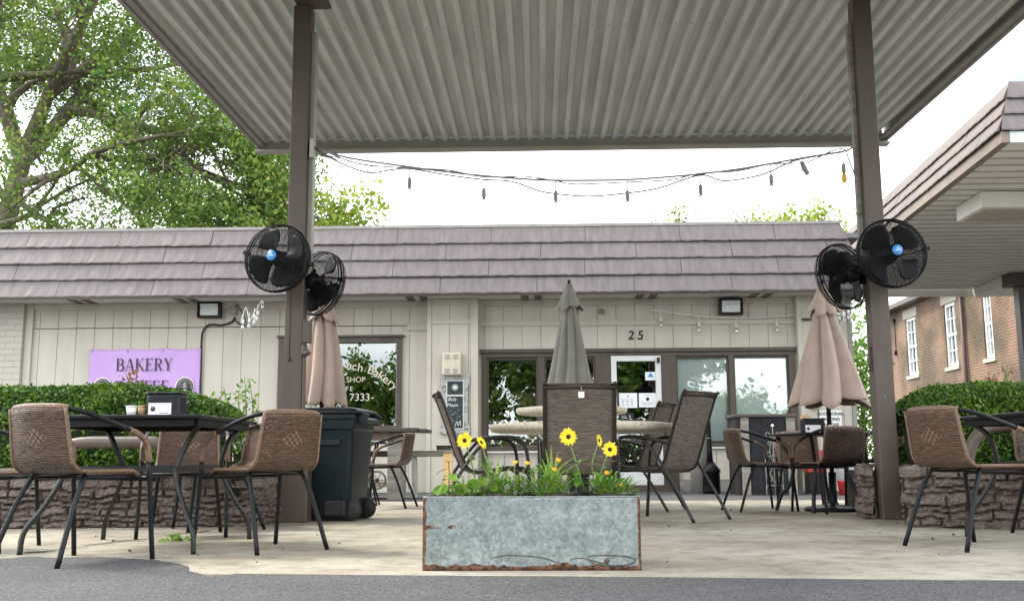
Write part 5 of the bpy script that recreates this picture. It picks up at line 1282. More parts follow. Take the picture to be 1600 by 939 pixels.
# deg: 0 = facing away from the camera (+Y); positive turns it to face left
chair(-2.28, 5.04, -24, 'rattan chair nearest the camera at left, its back to the camera')
chair(-3.16, 5.75, -85, 'rattan chair cut by the left edge of the photo')
chair(-2.33, 6.78, 196, 'rattan chair on the far side of the big left table')
chair(-1.52, 5.70, 50, 'rattan chair at the right side of the big left table')
chair(-2.30, 8.0 - .6, 120, 'rattan chair half hidden between left hedge and post', 'weave2')
chair(G(612, 790).x, 10.6, 82, 'dark rattan chair right of the waste bin, side on', 'weave2')
c1 = G(1185, 797); chair(c1.x, 9.75, -78, 'rattan chair facing right at the left side of the umbrella table')
c1 = G(1250, 790); chair(c1.x, 10.5, 172, 'rattan chair behind the umbrella table, facing the camera')
c1 = G(1312, 798); chair(c1.x - .12, 9.35, 14, 'dark rattan chair with its back to the camera beside the right post', 'weave2')
chair(G(1500, 851).x + .02, 5.72, -68, 'rattan chair facing right at the near right table')
chair(3.28, 6.55, -172, 'rattan chair at the right edge, behind the near right table')
chair(P(1408, 700, 9.4).x, 9.4, 150, 'rattan chair behind the right rubble wall', z=.05)

# ================================================================== SLING CHAIRS
def make_sling():
    t = thing('sling_chair', 'x', 'chair', (0, 0, 0), 0, 'high-backed brown sling chairs round the centre table')
    side = [(.30, .395), (.18, .415), (-.02, .385), (-.17, .395), (-.235, .47), (-.33, .74), (-.42, .98), (-.45, 1.0)]
    for s_ in (-1, 1):
        mb = MB(); mb.tube(arc([(s_ * .245, y, z) for y, z in side], 5), .015, 8, flat=.8); mb.build('side_rail', M['bronze'], t)
        mb = MB(); mb.tube(arc([(s_ * .285, .30, 0), (s_ * .285, .275, .30), (s_ * .285, .255, .54), (s_ * .286, .19, .635), (s_ * .286, .05, .655), (s_ * .28, -.14, .635), (s_ * .255, -.275, .60)], 6), .0145, 8); mb.build('arm', M['bronze'], t)
        mb = MB(); mb.tube(arc([(s_ * .27, -.50, 0), (s_ * .27, -.38, .20), (s_ * .272, -.18, .50), (s_ * .28, -.05, .645)], 5), .0135, 8); mb.build('leg', M['bronze'], t)
        mb = MB(); mb.tube([(s_ * .284, .268, .36), (s_ * .245, .2, .40)], .010, 6); mb.build('joint', M['bronze'], t)
    for y_, z_, w_ in ((.265, .385, .245), (-.13, .38, .27), (-.425, .975, .245)): mb = MB(); mb.tube([(-w_, y_, z_), (w_, y_, z_)], .013, 8); mb.build('cross_bar', M['bronze'], t)
    pr_ = arc([(0, y, z) for y, z in side], 5)
    def fs(u, v):
        k = v * (len(pr_) - 1); i = min(len(pr_) - 2, int(k)); p = pr_[i].lerp(pr_[i + 1], k - i); return ((u - .5) * .485, p.y - .015 * math.sin(PI * u) * v, p.z - .025 * math.sin(PI * u) * (1 - v))
    mb = MB(); mb.grid(fs, 10, 50); mb.build('sling_seat', M['sling'], t, solid=.003)
    return t
s0 = make_sling()
def sling_at(X, Y, deg, label, first=False):
    if first: s0.location = (X, Y, 0); s0.rotation_euler = (0, 0, R(deg)); s0['label'] = label; return s0
    return dup(s0, (X, Y, 0), R(deg), label)
c1 = P(907, 700, 7.2); sc_c = sling_at(c1.x, 7.6, 0, 'brown sling chair in the centre with its back to the camera', True)
sling_at(P(765, 740, 8.3).x, 8.35, -80, 'brown sling chair left of the round table, reclining towards the left')
sling_at(G(1040, 805).x - .12, 8.45, 50, 'brown sling chair right of the round table, reclining towards the right')
sling_at(P(975, 740, 9.6).x + .05, 10.0, 65, 'brown sling chair half hidden behind the right sling chair')
# care tags on the centre chair
c2 = thing('hang_tag', 'small white paper tag clipped to the centre sling chair top', 'tag', (c1.x + .0, 7.15, .93))
mb = MB(); mb.box(-.012, -.012, -.03, .03, -.010, .012); mb.build('card', M['paper'], c2)
mb = MB(); mb.tube([(.01, -.01, .02), (.01, -.0, .05)], .001, 4); mb.build('loop', M['wirewhite'], c2)

# ================================================================== TABLES
def round_table(label, X, Y, z, r, edge=.05, leg=True):
    t = thing('round_table', label, 'table', (X, Y, 0)); mb = MB()
    mb.lathe([(.05, z - .07), (r - .07, z - .07), (r - .02, z - .062), (r, z - .04), (r + .003, z - .012), (r - .006, z), (r - .08, z + .008), (.03, z + .01)], (0, 0, 0), 56); mb.build('tabletop', M['table_stone'], t)
    mb = MB(); mb.lathe([(.26, 0), (.26, .04), (.07, .07), (.055, .3), (.055, z - .10), (.2, z - .08), (.2, z - .071)], (0, 0, 0), 24); mb.build('pedestal', M['black'], t)
    return t
q = P(908, 664, 8.75); rt = round_table('round speckled stone table in the centre', q.x, 8.75, q.z + .005, 142 / 1600 * 8.75)
q = P(906, 634, UYc); round_table('taller round speckled table behind the centre table', P(893, 640, UYc).x, UYc, P(906, 640, UYc).z + .015, 86 / 1600 * UYc)
# caddy on it
def caddy(label, X, Y, z, bun=False, w_=.19):
    t = thing('napkin_dispenser', label, 'dispenser', (X, Y, z)); mb = MB(); h_ = .115
    mb.lathe([(0.02, 0), (w_ / 2, 0), (w_ / 2, h_ * .8), (w_ / 2 * .93, h_), (.02, h_ + .002)], (0, 0, 0), 8); 
    mb = MB(); a_ = w_ / 2
    mb.slabpoly([(-a_, -.05), (-a_ + .015, -.065), (a_ - .015, -.065), (a_, -.05), (a_, .05), (a_ - .015, .065), (-a_ + .015, .065), (-a_, .05)], 0, h_); mb.build('body', M['slate'], t, bev=.012)
    mb = MB(); mb.slabpoly([(-a_ - .003, -.055), (-a_ + .012, -.068), (a_ - .012, -.068), (a_ + .003, -.055), (a_ + .003, .055), (a_ - .012, .068), (-a_ + .012, .068), (-a_ - .003, .055)], h_ + .001, h_ + .012); mb.build('lid', M['bin'], t, bev=.004)
    mb = MB(); mb.box(-a_ + .02, -.0685, .005, a_ - .045, -.066, .068); cd_ = mb.build('card', M['paper'], t)
    mb = MB(); mb.lathe([(.014, -.0005), (.014, 0)], (-a_ + .045, -.0688, .036), 14, axis='Y'); mb.cb((a_ - .075, -.0690, .040), (.022, .0008, .022)) if False else None
    mb.cb((-.0 + .01, -.0690, .014), (.05, .0006, .004)); mb.build('print', M['emblem'], cd_)
    return t
RTX, RTY = -2.27, 5.95
def rect_table(label, X, Y, deg, w_=.96, d_=1.10, z=.725):
    t = thing('metal_table', label, 'table', (X, Y, 0), R(deg), 'black metal patio tables with curved legs'); mb = MB()
    mb.box(-w_ / 2, -d_ / 2, z - .022, w_ / 2, d_ / 2, z); mb.build('tabletop', M['black'], t, bev=.006)
    mb = MB(); a_, b_ = w_ / 2 - .05, d_ / 2 - .05
    for s_ in (-1, 1): mb.box(-a_, s_ * b_ - .015, z - .06, a_, s_ * b_ + .015, z - .0225); mb.box(s_ * a_ - .015, -b_ + .016, z - .06, s_ * a_ + .015, b_ - .016, z - .0225)
    mb.build('apron', M['black'], t)
    for sx_ in (-1, 1):
        for sy_ in (-1, 1):
            mb = MB(); k = .8
            pts = arc([(sx_ * a_, sy_ * b_ * k, z - .04), (sx_ * (a_ - .075), sy_ * (b_ - .06) * k, z - .13), (sx_ * (a_ - .125), sy_ * (b_ - .10), z - .30), (sx_ * (a_ - .06), sy_ * (b_ - .05), z - .47), (sx_ * (a_ + .015), sy_ * (b_ + .01), .12), (sx_ * (a_ + .03), sy_ * (b_ + .02), 0)], 6)
            mb.tube(pts, .021, 4, flat=.7); mb.build('leg', M['steel_dark'], t)
    mb = MB(); zz = z - .27
    for s_ in (-1, 1): mb.box(-a_ + .11, s_ * (b_ - .10) - .012, zz - .03, a_ - .11, s_ * (b_ - .10) + .012, zz)
    for s_ in (-1, 1): mb.box(s_ * (a_ - .13) - .012, -b_ + .113, zz - .03, s_ * (a_ - .13) + .012, b_ - .113, zz)
    mb.build('stretcher', M['steel_dark'], t)
    return t
rect_table('large black metal table at the left with napkin dispenser on it', RTX, RTY, 0)
caddy('black napkin dispenser with white card on the left table', P(258, 640, 5.6).x, 5.62, .726)
def cup(name, label, X, Y, z, m_, h_=.075, r=.028):
    t = thing(name, label, 'cup', (X, Y, z)); mb = MB(); mb.lathe([(r * .8, 0), (r, h_)], (0, 0, 0), 16); mb.build('cup_body', m_, t); mb = MB(); mb.lathe([(r + .002, h_ + .0005), (r + .002, h_ + .007), (r * .6, h_ + .009)], (0, 0, 0), 16); mb.build('lid', m_, t); return t
cup('paper_cup', 'white ceramic-looking cup left of the dispenser on left table', P(211, 640, 5.6).x, 5.55, .726, M['white'], .045)
cup('paper_cup', 'brown kraft cup beside the dispenser on the left table', P(222, 640, 5.6).x, 5.60, .726, M['kraft'], .048, .022)
q = P(920, 606, UYc); caddy('grey napkin dispenser on the tall round table', q.x, UYc - .2, P(906, 640, UYc).z + .025)
# umbrella table (round-ish top, cabriole legs)
ut = thing('metal_table', 'black metal table under the right umbrella', 'table', (P(1284, 690, UYr).x - .03, UYr, 0), 0, 'black metal patio tables with curved legs')
zt = .70; mb = MB(); mb.lathe([(.03, zt - .02), (.44, zt - .02), (.455, zt - .01), (.44, zt), (.03, zt + .001)], (0, 0, 0), 40); mb.build('tabletop', M['black'], ut)
for k in range(4):
    a_ = PI / 4 + k * PI / 2 + .35; mb = MB(); cs, sn = math.cos(a_), math.sin(a_)
    pts = arc([(cs * r, sn * r, z) for r, z in ((.38, zt - .02), (.33, zt - .10), (.24, zt - .26), (.27, zt - .45), (.36, .14), (.41, 0))], 6); mb.tube(pts, .018, 4); mb.build('leg', M['steel_dark'], ut)
mb = MB(); mb.tube([(.24 * math.cos(2 * PI * i / 24), .24 * math.sin(2 * PI * i / 24), zt - .27) for i in range(24)], .012, 6, closed=True); mb.build('stretcher', M['black'], ut)
caddy('dark napkin dispenser on the right umbrella table', P(1259, 680, UYr).x, UYr - .25, zt + .002, w_=.2)
q = P(1258, 658, UYr - .25); t = thing('straw_bun', 'round beige roll lying on the right napkin dispenser', 'roll', (q.x, UYr - .25, zt + .116)); mb = MB(); mb.lathe([(.03, 0), (.052, .012), (.048, .03), (.028, .045), (.004, .05)], (0, 0, 0), 20); mb.build('roll', M['straw'], t)
mb = MB(); mb.lathe([(.056, -.001), (.056, .004), (.03, .006)], (0, 0, 0), 20); mb.build('rim', M['umwood'], t)
cup('paper_cup', 'kraft cup right of the dispenser on umbrella table', P(1275, 680, UYr).x, UYr - .28, zt + .002, M['kraft'], .07, .018); cup('paper_cup', 'white cup at the right end of the umbrella table', P(1281, 680, UYr).x + .01, UYr - .32, zt + .002, M['white'], .06, .018)
# near right table, cut by frame
rect_table('black metal table cut off by the right edge', 3.12, 6.05, 4, w_=1.0, d_=1.0, z=.725)
# small dark tables at left background
q = P(610, 680, 12.6)

# ================================================================== WASTE BIN
bn = thing('wheeled_bin', 'large dark green-black wheeled waste bin beside the left post', 'waste bin', (G(524, 811).x, 8.55, 0), R(-8))
mb = MB()
def rr(w_, d_, z, r=.05, n=5):
    pts = []
    for (cx, cy, a0) in ((w_ - r, d_ - r, 0), (-w_ + r, d_ - r, 90), (-w_ + r, -d_ + r, 180), (w_ - r, -d_ + r, 270)):
        for i in range(n): a_ = R(a0 + 90 * i / (n - 1)); pts.append((cx + r * math.cos(a_), cy + r * math.sin(a_), z))
    return pts
lv = [rr(.185, .22, .0), rr(.20, .24, .05), rr(.225, .27, .55), rr(.232, .28, .72), rr(.245, .295, .73), rr(.245, .295, .80), rr(.255, .305, .81), rr(.255, .305, .845)]
vs = [p for l_ in lv for p in l_]; n = 20
mb.add(vs, [(i * n + j, i * n + (j + 1) % n, (i + 1) * n + (j + 1) % n, (i + 1) * n + j) for i in range(len(lv) - 1) for j in range(n)] + [tuple(range(n - 1, -1, -1))], True)
mb.build('body', M['bin'], bn, bev=.004)
mb = MB(); mb.cb((.0, -.287, .62), (.26, .012, .045)); mb.cb((-.15, -.235, .3), (.012, .02, .5), (-.06, 0, 0)); mb.cb((.15, -.238, .3), (.012, .02, .5), (-.06, 0, 0)); mb.build('moulded_rib', M['bin'], bn, bev=.006)
mb = MB(); mb.cb((.08, -.235, .10), (.18, .04, .13)); mb.build('wheel_recess', M['ink'], bn, bev=.015)
lv = [rr(.27, .32, .848), rr(.275, .325, .86), rr(.26, .31, .89), rr(.20, .24, .905)]; vs = [p for l_ in lv for p in l_]
mb = MB(); mb.add(vs, [(i * n + j, i * n + (j + 1) % n, (i + 1) * n + (j + 1) % n, (i + 1) * n + j) for i in range(3) for j in range(n)] + [tuple(range(n - 1, -1, -1)), tuple(3 * n + j for j in range(n))], True); mb.build('lid', M['black'], bn)
mb = MB(); mb.cb((.31, -.02, .80), (.045, .40, .035), (0, .5, 0)); mb.cb((.285, -.2, .82), (.09, .03, .09), (0, .5, 0)); mb.cb((.285, .16, .82), (.09, .03, .09), (0, .5, 0)); mb.build('handle', M['bin'], bn, bev=.01)
for s_ in (-1, 1):
    mb = MB(); mb.lathe([(.03, -.02), (.085, -.02), (.085, .02), (.03, .02)], (.20, s_ * .2, .085), 20, axis='Y'); mb.build('wheel', M['ink'], bn)

# ================================================================== METAL FLOWER PLANTER
A = G(662, 890); B_ = G(1004, 893)
PYf = (A.y + B_.y) / 2 + .01; px0, px1 = A.x, B_.x; ph = P(830, 776, PYf).z; pd = .42
pt_ = thing('metal_planter', 'rusty galvanised steel trough planter at the front of the patio', 'planter', ((px0 + px1) / 2, PYf, 0), R(-.35)); po = pt_.location
hw = (px1 - px0) / 2
def panel(name, fn, L_, H_):
    nu, nv = int(L_ / .012), int(H_ / .012); mb = MB(); mb.grid(fn, nu, nv, smooth=True); o = mb.build(name, M['galv'], pt_, solid=.003)
    at = o.data.attributes.new('edge', 'FLOAT', 'POINT'); vals = []
    for j in range(nv + 1):
        for i in range(nu + 1):
            u, v = i / nu * L_, j / nv * H_
            e_ = min(u, L_ - u); eb = v
            val = max(.80 * math.exp(-e_ / .016), .80 * math.exp(-eb / .030), .50 * math.exp(-(H_ - v) / .008))
            if u < L_ * .45: val = max(val, .47 * math.exp(-((v - .185) / .022) ** 2) * (1 - u / L_ / .45) ** .5)
            vals.append(val)
    at.data.foreach_set('value', vals); return o
panel('front_panel', lambda u, v: (-hw + 2 * hw * u, .004 * math.sin(u * 7) * math.sin(v * 3), ph * v), 2 * hw, ph)
panel('rear_panel', lambda u, v: (-hw + 2 * hw * u, pd, ph * v), 2 * hw, ph)
panel('side_panel', lambda u, v: (-hw, pd * u, ph * v), pd, ph); panel('side_panel', lambda u, v: (hw, pd * u, ph * v), pd, ph)
mb = MB(); mb.tube([(-hw, 0, ph), (hw, 0, ph)], .0035, 6); mb.tube([(-hw, pd, ph), (hw, pd, ph)], .0035, 6); mb.tube([(-hw, 0, ph), (-hw, pd, ph)], .0035, 6); mb.tube([(hw, 0, ph), (hw, pd, ph)], .0035, 6); mb.build('rolled_rim', M['galv'], pt_)
mb = MB()   # embossed wire scrolls low on the front
def px2(x, y): q = P(x, y, PYf) - po; return (q.x, -.0045, q.z)
mb.tube(arc([px2(890, 874), px2(905, 871), px2(930, 876), px2(960, 883), px2(985, 880), px2(993, 874), px2(975, 868), px2(935, 867), px2(918, 870), px2(925, 878), px2(950, 884), px2(968, 884)], 5), .0018, 5)
mb.tube(arc([px2(765, 872), px2(790, 867), px2(820, 868), px2(845, 870), px2(862, 875), px2(875, 880)], 5), .0015, 5)
mb.build('scratch_mark', M['emblem'], pt_)
mb = MB(); mb.lathe([(.013, -.002), (.010, -.004)], (px2(948, 876)[0], 0, px2(948, 876)[2]), 14, axis='Y'); mb.build('rust_spot', M['brown_dark'], pt_)
mb = MB(); rs2 = random.Random(5); mb.grid(lambda u, v: (-hw + .004 + (2 * hw - .008) * u, .004 + (pd - .008) * v, ph - .012 + .014 * math.sin(u * 23) * math.sin(v * 9) + rs2.uniform(0, .016)), 90, 36, smooth=False)
o = mb.build('soil', M['soil'], pt_)

PD = PYf + .2
def gp(x, y, dy=0): return P(x, y, PD + dy)
def base_at(x, dy=0): q = P(x, 776, PD + dy); return Vector((q.x, PD + dy, ph - .005))
def leafshape(mb, p, d, L_, w_, bend=.3, nrm=None, n=6):
    d = Vector(d).normalized(); sidev = d.cross(Vector((0, 0, 1))); sidev = sidev.normalized() if sidev.length > .1 else Vector((1, 0, 0))
    if nrm is not None: sidev = d.cross(Vector(nrm)).normalized()
    upv = sidev.cross(d); vs = []; q = Vector(p); dd = d.copy()
    for i in range(n + 1):
        f = i / n; ww = w_ * math.sin(PI * min(1, f * .93 + .07)) ** .8 * .5
        vs += [q - sidev * ww + upv * ww * .25, q.copy(), q + sidev * ww + upv * ww * .25]; q = q + dd * L_ / n; dd = (dd + Vector((0, 0, -bend / n * 2))).normalized()
    fs = []
    for i in range(n): a_ = 3 * i; fs += [(a_, a_ + 1, a_ + 4, a_ + 3), (a_ + 1, a_ + 2, a_ + 5, a_ + 4)]
    mb.add(vs, fs, True)
def flower(t, c, nrm, r, off, npet=14, petm='petal', seed=0, ctr=.24):
    rs = random.Random(seed); nrm = Vector(nrm).normalized(); u = nrm.orthogonal().normalized(); v = nrm.cross(u); c = Vector(c)
    for lay in range(2):
        mb = MB()
        for k in range(npet):
            a_ = 2 * PI * (k + .5 * lay) / npet + rs.uniform(-.09, .09); d = u * math.cos(a_) + v * math.sin(a_); s_ = nrm.cross(d); L_ = r * rs.uniform(.82, 1.05); w_ = r * .27
            vs = []
            for i in range(6):
                f = i / 5; ww = w_ * math.sin(PI * (.12 + .86 * f)) * .5; q = c + d * (r * .18 + (L_ - r * .18) * f) + nrm * (r * .10 * math.sin(f * 2.4) - .002 * lay)
                vs += [q - s_ * ww, q - nrm * ww * .35, q + s_ * ww]
            mb.add(vs, [g for i in range(5) for g in ((3 * i, 3 * i + 1, 3 * i + 4, 3 * i + 3), (3 * i + 1, 3 * i + 2, 3 * i + 5, 3 * i + 4))], True)
        mb.build('petals', M[petm], t, off)
    mb = MB(); vs = []; n = 14
    for (rr_, h_) in ((ctr * r, 0), (ctr * r, .07 * r), (ctr * r * .6, .13 * r), (.02 * r, .11 * r)):
        for i in range(n): a_ = 2 * PI * i / n; vs.append(c + u * rr_ * math.cos(a_) + v * rr_ * math.sin(a_) + nrm * h_)
    mb.add(vs, [(i * n + j, i * n + (j + 1) % n, (i + 1) * n + (j + 1) % n, (i + 1) * n + j) for i in range(3) for j in range(n)], True); mb.build('seed_head', M['seedhead'] if petm == 'petal' else M['marigold'], t, off)
def leaves_obj(t, specs, off, m_='leaf_grey', name='leaf'):
    mb = MB()
    for s_ in specs: leafshape(mb, *s_)
    o = mb.build(name, M[m_], t, off); at = o.data.attributes.new('tone', 'FLOAT', 'FACE'); at.data.foreach_set('value', [rnd.random() for _ in o.data.polygons]); return o
def sunflower(label, bx_, stemspx, heads, seed, leaves=9, m_='leaf_grey'):
    rs = random.Random(seed); b = base_at(bx_); t = thing('sunflower_plant', label, 'flower', tuple(b), 0, 'yellow flowers growing in the metal planter'); specs = []
    for (pts, hd) in zip(stemspx, heads):
        pth = arc([b] + [gp(x, y) for x, y in pts], 6); mb = MB(); mb.tube(pth, [.0035] * len(pth), 6); mb.build('stem', M['stem'], t, b)
        for k in range(leaves):
            q = pth[int((.12 + .72 * k / leaves) * (len(pth) - 1))]; a_ = k * 2.4 + seed; specs.append((q, (math.cos(a_), math.sin(a_) * .6, rs.uniform(-.15, .6)), rs.uniform(.045, .085), rs.uniform(.022, .042), .5))
        if hd: flower(t, pth[-1], hd[0], hd[1], b, 13, 'petal', seed)
        else: specs += [(pth[-1], (math.cos(a_), math.sin(a_), .3), .03, .015, .2) for a_ in (0, 1.3, 2.6, 3.9, 5.2)]
    leaves_obj(t, specs, b, m_)
    return t
sunflower('sunflower plant at the left end of the trough with one open bloom', 745, [[(740, 735), (726, 688)]], [((-.25, -1, .15), .042)], 1, 9)
sunflower('sunflower plant with a bloom seen edge on, left half of trough', 768, [[(765, 740), (752, 691)]], [((.75, -.45, .55), .036)], 2, 7)
sunflower('sunflower plant with bloom highest in the trough, right of centre', 918, [[(905, 740), (888, 682)]], [((-.1, -1, .1), .044)], 3, 7)
sunflower('sunflower plant with two blooms near the right end of trough', 935, [[(925, 730), (936, 688)], [(940, 735), (953, 702)]], [((.9, -.45, .1), .034), ((.05, -1, .2), .040)], 4, 7)
sunflower('unopened sunflower bud at the far left of the trough', 700, [[(702, 745), (701, 722)]], [None], 5, 8)
def marigold(label, bx_, heads, seed, n=60, spread=.05, hh=.06):
    rs = random.Random(seed); b = base_at(bx_, -.05); t = thing('marigold_plant', label, 'flower', tuple(b), 0, 'low bushy plants in the metal planter'); specs = []
    for k in range(n):
        a_ = rs.uniform(0, 2 * PI); r_ = spread * math.sqrt(rs.random()); q = b + Vector((r_ * math.cos(a_), r_ * math.sin(a_) * .7, hh * rs.random() * (1 - .5 * r_ / spread)))
        specs.append((q, (math.cos(a_), math.sin(a_), rs.uniform(.5, 1.6)), rs.uniform(.03, .05), rs.uniform(.008, .014), .5))
    leaves_obj(t, specs, b, 'leaf_plant', 'leaf')
    for j, (x, y) in enumerate(heads):
        q = gp(x, y, -.06); mb = MB(); mb.tube([b + Vector((0, 0, .01)), q], .002, 5); mb.build('stem', M['stem'], t, b)
        flower(t, q, (rs.uniform(-.4, .4), -.6, .9), .016, b, 12, 'marigold', seed + j, .4)
    return t
marigold('bushy plant with two golden blooms left of centre', 800, [(805, 722), (824, 723)], 11, 180, .09, .11)
marigold('bushy green clump in the middle of the trough', 850, [(866, 733), (872, 718)], 12, 320, .13, .15)
marigold('bushy plant with golden blooms at the right end', 955, [(948, 738), (939, 768), (972, 758)], 13, 240, .11, .12)
marigold('small bushy plant with golden bud near left end', 728, [(717, 758)], 14, 140, .10, .09)
def bladeplant(label, bx_, tips, seed, dy=0., w_=.0095):
    b = base_at(bx_, dy); t = thing('spider_plant', label, 'plant', tuple(b), 0, 'grassy plants in the metal planter'); mb = MB(); rs = random.Random(seed)
    for (mx_, my_, tx, ty) in tips:
        pth = arc([b, gp(mx_, my_, dy + rs.uniform(-.03, .03)), gp(tx, ty, dy + rs.uniform(-.06, .06))], 8); n = len(pth); vs = []
        for i, q in enumerate(pth):
            ww = w_ * (1 - (i / (n - 1)) ** 2 * .92); vs += [q + Vector((-ww, 0, 0)), q + Vector((0, .002, -.002)), q + Vector((ww, 0, 0))]
        mb.add(vs, [g for i in range(n - 1) for g in ((3 * i, 3 * i + 1, 3 * i + 4, 3 * i + 3), (3 * i + 1, 3 * i + 2, 3 * i + 5, 3 * i + 4))], True)
    o = mb.build('blade', M['blade_leaf'], t, b); at = o.data.attributes.new('tone', 'FLOAT', 'FACE'); at.data.foreach_set('value', [rs.random() for _ in o.data.polygons])
bladeplant('grassy plant with long upright blades left of centre', 775, [(776, 740, 782, 708), (770, 745, 752, 720), (785, 745, 800, 728), (768, 750, 742, 712), (780, 755, 806, 742), (765, 757, 745, 748), (778, 742, 790, 722), (772, 748, 760, 712), (784, 752, 812, 752), (766, 760, 742, 765)], 1)
bladeplant('variegated grassy plant with arching blades right of centre', 864, [(862, 735, 861, 695), (868, 730, 880, 712), (856, 740, 846, 715), (872, 735, 905, 708), (870, 745, 918, 716), (868, 755, 893, 760), (858, 745, 842, 728), (866, 738, 872, 705), (860, 738, 852, 700), (872, 750, 895, 742)], 2, .05)
# broad leaves low left
b = base_at(712); t = thing('squash_seedling', 'broad round green leaves spilling over the left corner of trough', 'plant', tuple(b))
leaves_obj(t, [(gp(x, y, -.1), (dx, -.4, dz), L_, w2, .3, (0, -1, .3)) for x, y, dx, dz, L_, w2 in ((700, 772, -.7, .45, .08, .07), (718, 772, .2, .6, .075, .065), (690, 768, -.8, .2, .05, .05), (735, 765, .4, .8, .07, .055), (752, 760, .3, .9, .06, .05), (715, 750, -.6, .5, .055, .03), (770, 768, .2, .6, .05, .04))], b, 'leaf_plant')
mb = MB(); mb.tube([b, gp(712, 762)], .003, 5); mb.build('stem', M['stem'], t, b)
b = base_at(912); t = thing('green_seedling', 'pair of fresh rounded leaves between the right blooms', 'plant', tuple(b))
leaves_obj(t, [(gp(x, y, -.08), (dx, -.3, dz), L_, w2, .3, (0, -1, .2)) for x, y, dx, dz, L_, w2 in ((902, 760, 0, 1, .05, .035), (900, 744, 0, .9, .035, .03), (930, 758, .4, .8, .05, .03), (936, 752, .1, 1, .045, .035), (942, 772, .2, .5, .035, .03))], b, 'leaf_plant')
mb = MB(); mb.tube([b, gp(906, 740), gp(893, 700)], .0025, 5); mb.build('stem', M['stem'], t, b)

# ================================================================== BACKGROUND FURNITURE BY THE WALL
# dark wooden table + bench
t0 = P(615, 680, 13.0); tt = thing('wooden_table', 'dark thick-topped wooden table against the wall right of the bin', 'table', (t0.x, 13.9, -.03))
def lx(px, Y=13.6): return P(px, 690, Y).x - t0.x
ztb = P(615, 669, 13.6).z + .03
mb = MB(); mb.box(lx(540), -.55, ztb - .05, lx(655), .3, ztb); mb.box(lx(655) + .005, -.5, ztb - .055, lx(668), .25, ztb - .012); mb.build('tabletop', M['darkwood'], tt, bev=.006)
mb = MB(); mb.box(lx(552), -.45, ztb - .16, lx(640), -.40, ztb - .055); mb.build('apron', M['brownwood'], tt)
for px_ in (618, 552): mb = MB(); mb.box(lx(px_) - .09, -.40, 0, lx(px_) + .09, .15, ztb - .056); mb.build('leg', M['umwood'], tt, bev=.005)
mb = MB(); mb.box(lx(552), -.35, .16, lx(618), .12, .22); mb.build('shelf', M['umwood'], tt)
# bench
t0 = P(672, 710, 14.2); bt = thing('plank_bench', 'grey weathered plank bench below the chalkboard', 'bench', (t0.x, 14.2, -.03)); bzz = P(672, 704, 14.2).z + .03
b0, b1 = P(560, 710, 14.2).x - t0.x, P(708, 710, 14.2).x - t0.x
mb = MB(); mb.box(b0, -.18, bzz - .08, b1, .18, bzz); mb.build('seat', M['umwood'], bt, bev=.008)
for px_, m_ in ((648, 'white_trim'), (575, 'umwood'), (702, 'umwood')):
    x = P(px_, 740, 14.2).x - t0.x; mb = MB(); mb.cb((x, 0, (bzz - .08) / 2), (.05, .24, bzz - .081), (0, -.03, 0)); mb.build('leg', M[m_], bt)
q = P(694, 699, 14.2); t = thing('dark_tray', 'small dark tray standing on the plank bench', 'tray', (q.x, 14.2, bzz - .029)); mb = MB(); mb.cb((0, 0, .03), (.20, .15, .05)); mb.build('tray', M['darkwood'], t, bev=.01); mb = MB(); mb.cb((0, 0, .062), (.21, .16, .012)); mb.build('rim', M['black'], t)
# iron wheel
q = P(588, 750, 13.2); t = thing('iron_wheel', 'rusty spoked iron wheel leaning under the dark table', 'ornament', (q.x, 13.25, q.z)); mb = MB()
mb.tube([(.11 * math.cos(2 * PI * i / 28), 0, .11 * math.sin(2 * PI * i / 28)) for i in range(28)], .014, 6, closed=True); mb.build('rim', M['brownwood'], t)
mb = MB()
for k in range(6): a_ = PI * k / 6 * 2; mb.tube([(0, 0, 0), (.11 * math.cos(a_), 0, .11 * math.sin(a_))], .006, 5)
mb.build('spokes', M['brownwood'], t); mb = MB(); mb.lathe([(.025, -.03), (.025, .03)], (0, 0, 0), 12, axis='Y'); mb.build('hub', M['ink'], t)
# small black table in front of the dark wooden table
q = P(577, 690, 11.2); t = thing('side_table', 'small black table partly hidden behind the waste bin', 'table', (q.x, 11.2, 0)); mb = MB(); z = q.z; mb.cb((0, 0, z - .012), (.34, .34, .022)); mb.build('tabletop', M['black'], t, bev=.004)
for a_ in (0, PI / 2, PI, 3 * PI / 2): mb = MB(); mb.tube(arc([(.12 * math.cos(a_ + .8), .12 * math.sin(a_ + .8), z - .02), (.05 * math.cos(a_ + .8), .05 * math.sin(a_ + .8), z * .5), (.15 * math.cos(a_ + .8), .15 * math.sin(a_ + .8), 0)], 5), .011, 6); mb.build('leg', M['black'], t)
# yellow pine post
q = P(700, 708, 6.3); t = thing('pine_stake', 'short yellow pine stake standing behind the trough', 'stake', (q.x, 6.3, 0)); mb = MB(); mb.box(-.026, -.026, 0, .026, .026, q.z); mb.build('stake', M['yellow_wood'], t, bev=.004); mb = MB(); mb.box(-.03, -.03, q.z + .0005, .03, .03, q.z + .006); mb.build('cap', M['umwood'], t)
